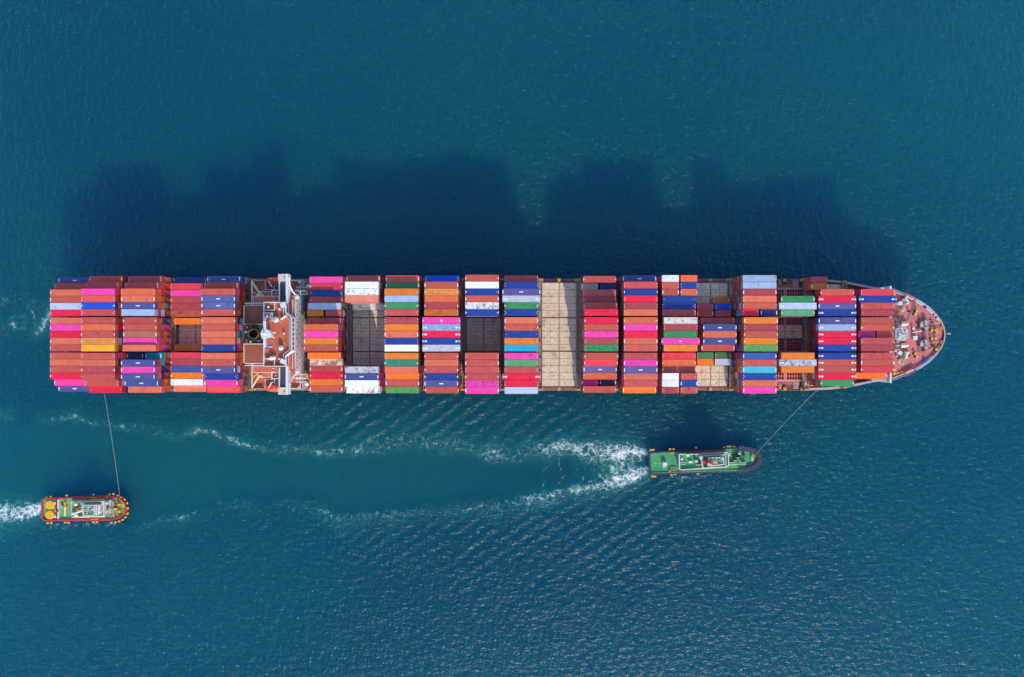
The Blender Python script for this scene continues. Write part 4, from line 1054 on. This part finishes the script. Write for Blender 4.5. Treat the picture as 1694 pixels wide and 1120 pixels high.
# --- green deck tug towing at the bow
T = Tug("tugboat", "green decked tug with black fenders towing off the ship's bow", 1163.6, 760.9, math.radians(2.43), 1065.0, 730.0, 8.47)
secs = [(-22.0,3.9),(-21.6,4.2),(-19,4.3),(-8,4.35),(4,4.45),(10,4.7),(14,4.75),(17,4.4),(19.5,3.6),(21.2,2.6),(22.1,1.5),(22.5,.2)]
T.hull(secs, None, M['tug_hull_black'], M['tug_green'], 2.6)
up_ = [(x, w) for x, w in secs]
for sd in (1,-1):
    T.part(MB().wall([(x, sd*(w+.05)) for x, w in secs[:7]], .55, 1.4, 3.1), "fender_belt", M['tug_hull_black'])
T.part(MB().wall([(x-.7, w*.96-.1) for x, w in secs[6:]] + [(x-.7,-w*.96+.1) for x, w in secs[6:][::-1]], 1.75, 1.3, 3.6), "bow_fender", M['tug_hull_black'])
T.part(MB().wall([(-22.0,4.2),(-22.0,-4.2)], .7, 1.2, 3.0), "stern_fender", M['tug_hull_black'])
T.tyres([(97,124),(132,120),(368,112),(420,110),(733,92),(1128,84),(1180,76),(1215,75),(1265,77),(1343,76),(1390,76),(1445,86),(1490,98),(1543,115),(1600,147),(1627,200),(1632,268),(1604,328),(1563,362),(1508,388),(1463,399),(1412,407),(1358,417),(1283,416),(1237,418),(1198,420),(1150,416),(800,440),(757,452),(440,462),(388,466),(120,494),(155,494)], secs, 2.9, None, 1300)
house1 = T.part(MB().prism(T.poly([(500,185),(780,183),(1160,158),(1188,185),(1188,345),(1160,360),(530,402),(503,392)], 5.3), 2.6, 5.3), "deckhouse", M['white'])
T.part(MB().prism(T.poly([(510,193),(780,191),(1155,168),(1178,190),(1178,340),(1150,352),(535,393),(513,385)], 5.35), 5.3, 5.35), "boat_deck", M['tug_green'])
T.part(MB().wall(T.poly([(500,185),(780,183),(1160,158),(1188,185),(1188,345),(1160,360),(530,402),(503,392)], 6.3), .30, 5.3, 6.3, closed=True), "parapet", M['white'])
house2 = T.part(MB().prism(T.poly([(800,208),(1150,188),(1152,362),(832,378)], 8.0), 5.35, 8.0), "upper_house", M['white'])
T.part(MB().prism(T.poly([(812,218),(1140,198),(1142,352),(842,366)], 8.05), 8.0, 8.05), "bridge_deck", M['tug_green'])
T.part(MB().wall(T.poly([(800,208),(1150,188),(1152,362),(832,378)], 9.0), .28, 8.0, 9.0, closed=True), "parapet", M['white'])
wh = T.part(MB().prism(T.poly([(915,235),(1118,228),(1124,325),(930,348)], 11.0), 8.05, 11.0), "wheelhouse", M['white'])
T.part(MB().prism(T.poly([(928,245),(1108,238),(1112,317),(940,337)], 11.05), 11.0, 11.05), "wheelhouse_roof", M['tug_green'], wh)
T.part(MB().wall(T.poly([(915,235),(1118,228),(1124,325),(930,348)], 11.3), .32, 10.9, 11.35, closed=True), "roof_rim", M['white'], wh)
for k in range(5):
    a, b2 = T.g(1124, 240+k*19, 10); T.part(MB().cbox((a+.32,b2,9.9),(.12,.55,1.1)), "window", M['glass'], wh)
T.part(MB().tube([(*T.g(950,270,12),11.3),(*T.g(1005,290,12),12.2),(*T.g(1040,315,12),11.3)], .14, 5), "roof_frame", M['white'], wh)
T.part(MB().tube([(*T.g(1035,262,12),11.3),(*T.g(1000,290,12),12.2),(*T.g(985,325,12),11.3)], .14, 5), "roof_frame", M['white'], wh)
for (a,b2) in ((1055,265),(1060,320)): T.pbox("roof_lamp", M['red'], a-12,b2-6,a+12,b2+6, 11.05, 11.5, wh)
ma_ = T.pbox("mast_base", M['red'], 850,275,915,305, 8.05, 11.6); T.pbox("mast_arm", M['red'], 885,285,975,338, 11.4, 12.3, ma_)
T.part(MB().lathe((*T.g(925,315,13),11.4), [(.35,0),(.25,3.5)], 8), "mast", M['white'], ma_)
T.pbox("radar_scanner", M['white'], 900,308,915,350, 13.0, 13.4, ma_)
for nm, a, b2, c, d, z in (("life_raft",595,185,640,215,6.4),("vent_box",525,240,552,270,6.3),("skylight",630,278,683,306,6.1),("funnel",788,212,832,255,9.6),("fire_monitor",722,268,755,300,7.6),("roof_box",1090,240,1115,262,12.0),("towing_winch",268,300,326,345,4.2)):
    T.pbox(nm, M['white'], a,b2,c,d, 2.6 if nm=="towing_winch" else 5.35 if z < 9 else 8.05 if z < 11 else 11.05, z)
for (a,b2) in ((283,288),(283,352)): T.part(MB().lathe((*T.g(a,b2,3.6),2.6), [(.45,0),(.45,1.0),(.3,1.2)], 10), "winch_head", M['white'])
for nm,(a,b2,c,d),z in (("handrail",(520,294,585,300),6.2),("handrail",(520,318,590,324),6.2),("pipe_rail",(1185,298,1432,305),3.7),("pipe_rail",(1185,318,1432,325),3.7),("handrail",(735,330,825,336),7.0),("handrail",(1170,172,1222,180),6.2),("handrail",(1170,190,1222,197),6.2)):
    T.pbox(nm, M['white'], a,b2,c,d, 2.6 if "pipe" in nm else 5.35, z)
ww = T.part(MB().lathe((*T.g(1318,262,4),3.7), [(1.0,-1.1),(1.0,-.9),(.6,-.8),(.6,.8),(1.0,.9),(1.0,1.1)], 14, 'y'), "tow_winch", M['tug_green2'])
T.pbox("winch_frame", M['black'], 1270,195,1362,240, 2.6, 4.2, ww); T.pbox("winch_rail", M['tug_green2'], 1264,265,1362,288, 2.6, 4.4, ww)
T.part(MB().dome((*T.g(1345,172,4.6),3.9), .5, 10), "vent_ball", M['white']); T.part(MB().cyl((*T.g(1345,172,4.6),2.6), .2, 1.2, 8), "vent_stem", M['white'])
T.pbox("deck_locker", M['black'], 1392,165,1418,215, 2.6, 3.4)
for b2, c in ((215,'yellow'),(240,'white'),(266,'yellow')): T.part(MB().lathe((*T.g(1522,b2,3.6),2.6), [(.34,0),(.34,.8),(.42,.85),(.42,1.0)], 10), "tow_bitt", M[c])
for (a,b2,c,d) in ((380,163,432,174),(145,303,187,312),(216,301,240,310),(1212,139,1264,151),(1225,345,1278,356),(396,408,448,419),(300,216,311,236),(308,358,318,380),(835,118,855,128),(850,407,872,418),(1318,128,1338,140),(1335,350,1356,362)):
    T.pbox("deck_marking", M['yellow'], a,b2,c,d, 2.604, 2.66)
rp = MB(); r = random.Random(3)
for k in range(4):
    a0 = [T.g(350+r.uniform(0,120), 350+r.uniform(0,45), 2.7) for _ in range(5)]
    rp.tube([(x,y,2.72+.05*i) for i,(x,y) in enumerate(a0)], .1, 5)
T.part(rp, "coiled_rope", M['rope'])
T.part(MB().lathe((*T.g(368,415,3.2),2.6), [(.55,0),(.55,.7),(.35,.8)], 10), "capstan", M['brass'])
T.part(MB().rail([(x,w-.45) for x,w in secs[1:7]], 2.6, 1.0, .05, 1.6), "railing", M['tug_green2'])
T.part(MB().rail([(x,-w+.45) for x,w in secs[1:7]], 2.6, 1.0, .05, 1.6), "railing", M['tug_green2'])
tugA = T

# --- red and green tug at the stern
T = Tug("tugboat", "red hulled tug with two big yellow discs on its stern deck", 146.0, 839.0, math.radians(1.4), 60.0, 805.0, 10.27)
secs = [(-16.7,3.3),(-16.2,4.0),(-15,4.35),(-8,4.45),(0,4.5),(6,4.6),(9,4.7),(11.5,4.5),(13.6,3.9),(15.2,2.9),(16.2,1.7),(16.7,.2)]
T.hull(secs, None, M['tug_hull_red'], M['tug_green2'], 2.6)
ring = [(x, w) for x, w in secs] + [(x,-w) for x, w in secs[::-1]]
T.part(MB().wall(ring, .55, 1.5, 3.3, closed=True), "bulwark", M['tug_hull_red'])
T.tyres([(175,182),(242,172),(518,152),(973,134),(1243,133),(1310,128),(1380,157),(1437,184),(1500,217),(1545,280),(1556,370),(1552,460),(1515,523),(1468,565),(1407,592),(1343,608),(1275,615),(1030,604),(970,607),(548,613),(493,612),(255,619),(195,621)], secs, 2.9, None, 1190)
for b2 in (313, 482): T.part(MB().lathe((*T.g(228,b2,3.2),2.6), [(1.8,0),(1.8,.5),(1.65,.62)], 32), "thruster_hatch", M['yellow'])
T.pbox("cross_rail", M['red'], 331,215,341,568, 2.6, 3.5); T.pbox("cargo_rail", M['white'], 358,222,380,552, 2.6, 3.7)
for (a,b2) in ((312,287),(322,512)): T.part(MB().lathe((*T.g(a,b2,3.6),2.6), [(.35,0),(.35,.8),(.5,.9),(.45,1.1)], 10), "vent_head", M['white'])
T.pbox("tow_hook", M['orange_tip'], 304,402,332,432, 2.6, 3.9); T.pbox("hook_base", M['dark'], 345,400,368,428, 2.6, 4.0)
T.pbox("deck_bar", M['white'], 472,345,496,505, 2.6, 3.4); T.pbox("deck_bar", M['yellow'], 474,270,497,330, 2.6, 3.4); T.pbox("deck_bar", M['yellow'], 497,330,509,495, 2.6, 3.3)
T.pbox("deck_box", M['bulwark'], 412,328,452,358, 2.6, 3.6)
h1 = T.part(MB().prism(T.poly([(585,262),(1150,248),(1165,270),(1160,500),(1140,512),(600,520)], 5.0), 2.6, 5.0), "deckhouse", M['white'])
T.part(MB().prism(T.poly([(600,278),(1090,262),(1098,500),(610,508)], 5.06), 5.0, 5.06), "boat_deck", M['tug_green2'])
T.part(MB().wall(T.poly([(590,268),(1140,252),(1150,500),(605,516)], 5.8), .18, 5.0, 5.9, closed=True), "parapet", M['white'])
h2 = T.part(MB().prism(T.poly([(780,330),(985,320),(990,485),(790,490)], 8.6), 5.06, 8.6), "wheelhouse", M['white'])
T.part(MB().prism(T.poly([(790,342),(968,330),(974,474),(800,480)], 8.66), 8.6, 8.66), "wheelhouse_roof", M['tug_green2'], h2)
T.part(MB().wall(T.poly([(780,330),(975,320),(982,485),(790,490)], 9.1), .22, 8.55, 9.1, closed=True), "roof_rim", M['white'], h2)
fr_ = T.part(MB().prism(T.poly([(988,318),(1072,312),(1076,450),(1050,478),(992,484)], 7.2), 5.06, 7.2), "wheelhouse_front", M['white'], h2)
for k in range(4): T.pbox("window", M['glass'], 1030,328+k*36,1044,352+k*36, 7.202, 7.24, fr_)
for (a,b2,c,d) in ((800,352,870,392),(806,412,866,462),(885,345,950,400)): T.part(MB().wall(T.poly([(a,b2),(c,b2),(c,d),(a,d)], 9.0), .14, 8.66, 9.1, closed=True), "roof_rail", M['white'], h2)
T.pbox("roof_hatch", M['tug_green'], 900,410,955,460, 8.66, 9.0, h2)
T.part(MB().lathe((*T.g(940,385,10),8.66), [(.25,0),(.15,3.2)], 8), "mast", M['white'], h2)
bm = T.part(MB().tube([(*T.g(620,470,7),6.0),(*T.g(700,440,7.5),7.4),(*T.g(790,402,8),8.0)], .32, 6), "crane_boom", M['white'])
T.part(MB().lathe((*T.g(620,465,6.5),5.06), [(.7,0),(.7,.8),(.4,1.2)], 10), "crane_pedestal", M['white'], bm)
T.part(MB().dome((*T.g(668,490,6.4),5.9), .75, 12), "life_raft", M['white']); T.part(MB().cyl((*T.g(668,490,5.4),5.06), .3, .6, 8), "raft_cradle", M['white'])
T.part(MB().dome((*T.g(660,303,6.6),6.0), .75, 12), "satellite_dome", M['white']); T.part(MB().cyl((*T.g(660,303,6),5.06), .3, .7, 8), "dome_post", M['white'])
T.pbox("vent_box", M['white'], 758,278,808,305, 5.06, 6.2); T.pbox("engine_hatch", M['orange_tip'], 664,350,738,425, 5.06, 5.7)
for (a,b2) in ((690,375),(715,385),(735,398)): T.pbox("hatch_fitting", M['red'], a-10,b2-7,a+10,b2+7, 5.702, 6.0)
for (a,b2,c,d,z) in ((595,224,845,240,3.4),(922,210,1158,232,3.4),(605,515,905,530,3.4),(920,505,1170,522,3.4),(1243,214,1322,236,3.4),(1254,486,1332,508,3.4),(905,184,1030,193,3.5),(920,548,1045,557,3.5)):
    T.pbox("yellow_rail", M['yellow'], a,b2,c,d, 2.6, z)
T.pbox("yellow_locker", M['orange_tip'], 880,280,1036,302, 5.06, 5.7); T.pbox("yellow_step", M['yellow'], 1088,348,1108,422, 5.06, 5.9)
T.pbox("front_platform", M['cream'], 1118,400,1168,500, 2.6, 4.9); T.pbox("front_platform", M['bulwark'], 1120,262,1160,345, 2.6, 4.7)
for b2 in (300, 440):
    w_ = T.part(MB().lathe((*T.g(1248,b2,4),3.6), [(.95,-1.5),(.95,-1.3),(.6,-1.2),(.6,1.2),(.95,1.3),(.95,1.5)], 12, 'y'), "tow_winch", M['machine'])
    T.pbox("winch_frame", M['steel_grey'], 1285,b2-48,1318,b2+42, 2.6, 3.9, w_); T.pbox("winch_motor", M['white'], 1190,b2-30,1222,b2+6, 2.6, 4.0, w_)
for (a,b2,c,d) in ((1180,374,1238,392),(1300,368,1368,388)): T.pbox("yellow_bar", M['yellow'], a,b2,c,d, 2.6, 4.0)
T.pbox("white_gangway", M['white'], 1120,386,1365,400, 2.6, 3.6)
for b2, sg in ((316,1),(428,-1)):
    x, y = T.g(1512, b2, 3); pts = [(x, y-sg*1.0)] + [(x-1.6*math.sin(a)*.0-1.65*math.cos(a-.2), y-sg*1.0+sg*2.2*math.sin(a)) for a in np.linspace(0, 1.5, 8)]
    x, y = T.g(1515, b2, 3); c = T.g(1450, b2-sg*10, 3)
    T.part(MB().prism([c, T.g(1478,b2-sg*48,3), T.g(1500,b2-sg*40,3), T.g(1515,b2-sg*10,3), T.g(1516,b2+sg*38,3), T.g(1495,b2+sg*42,3), T.g(1470,b2+sg*30,3)], 2.6, 2.9), "bow_pad", M['yellow'])
    T.pbox("bow_bitt_bar", M['orange_tip'], 1338,b2-12,1380,b2+10, 2.6, 3.3); T.pbox("bow_bitt", M['yellow'], 1385,b2-20,1428,b2+18, 2.6, 3.6)
    T.part(MB().lathe((*T.g(1378 if sg>0 else 1385, b2-sg*50,3),2.6), [(.28,0),(.28,.7),(.35,.8)], 8), "bollard", M['orange_tip'])
    T.pbox("deck_symbol", M['yellow'], 1318 if sg>0 else 1332, b2-sg*125, 1342 if sg>0 else 1356, b2-sg*105, 2.604, 2.66)
tugB = T

def rope(name, pts, label, r=.06):
    q_ = []
    for a, b2 in zip(pts, pts[1:]):
        for k in range(10): q_.append(Vector(a).lerp(Vector(b2), k/10))
    q_.append(Vector(pts[-1]))
    o = MB().tube(q_, r, 6).build(name, M['rope']); tag(o, label, "rope", "tow ropes between ship and tugs"); return o
def sag(a, b2, s, n=6):
    return [tuple(a[i]+(b2[i]-a[i])*k/n - (s*4*(k/n)*(1-k/n) if i == 2 else 0) for i in range(3)) for k in range(n+1)]
def tugpt(T, zx, zy, z):
    x, y = T.g(zx, zy, z); c, n = math.cos(T.rz), math.sin(T.rz)
    return (T.o[0]+x*c-y*n, T.o[1]+x*n+y*c, z)
a = (wx(1352,12.6), YC-21.2, 12.7); b2 = tugpt(tugA, 1600, 150, 3.8)
rope("tow_rope", sag(a, b2, .8) + [tugpt(tugA, 1522, 240, 3.7)], "pale tow rope from the ship's bow quarter to the green tug")
a = (wx(172.5,11.5), YC-21.3, 12.0); b2 = tugpt(tugB, 1418, 165, 3.6)
rope("tow_rope", sag(a, b2, .6) + [tugpt(tugB, 1430, 300, 3.8)], "pale tow rope from the ship's stern quarter to the red tug")
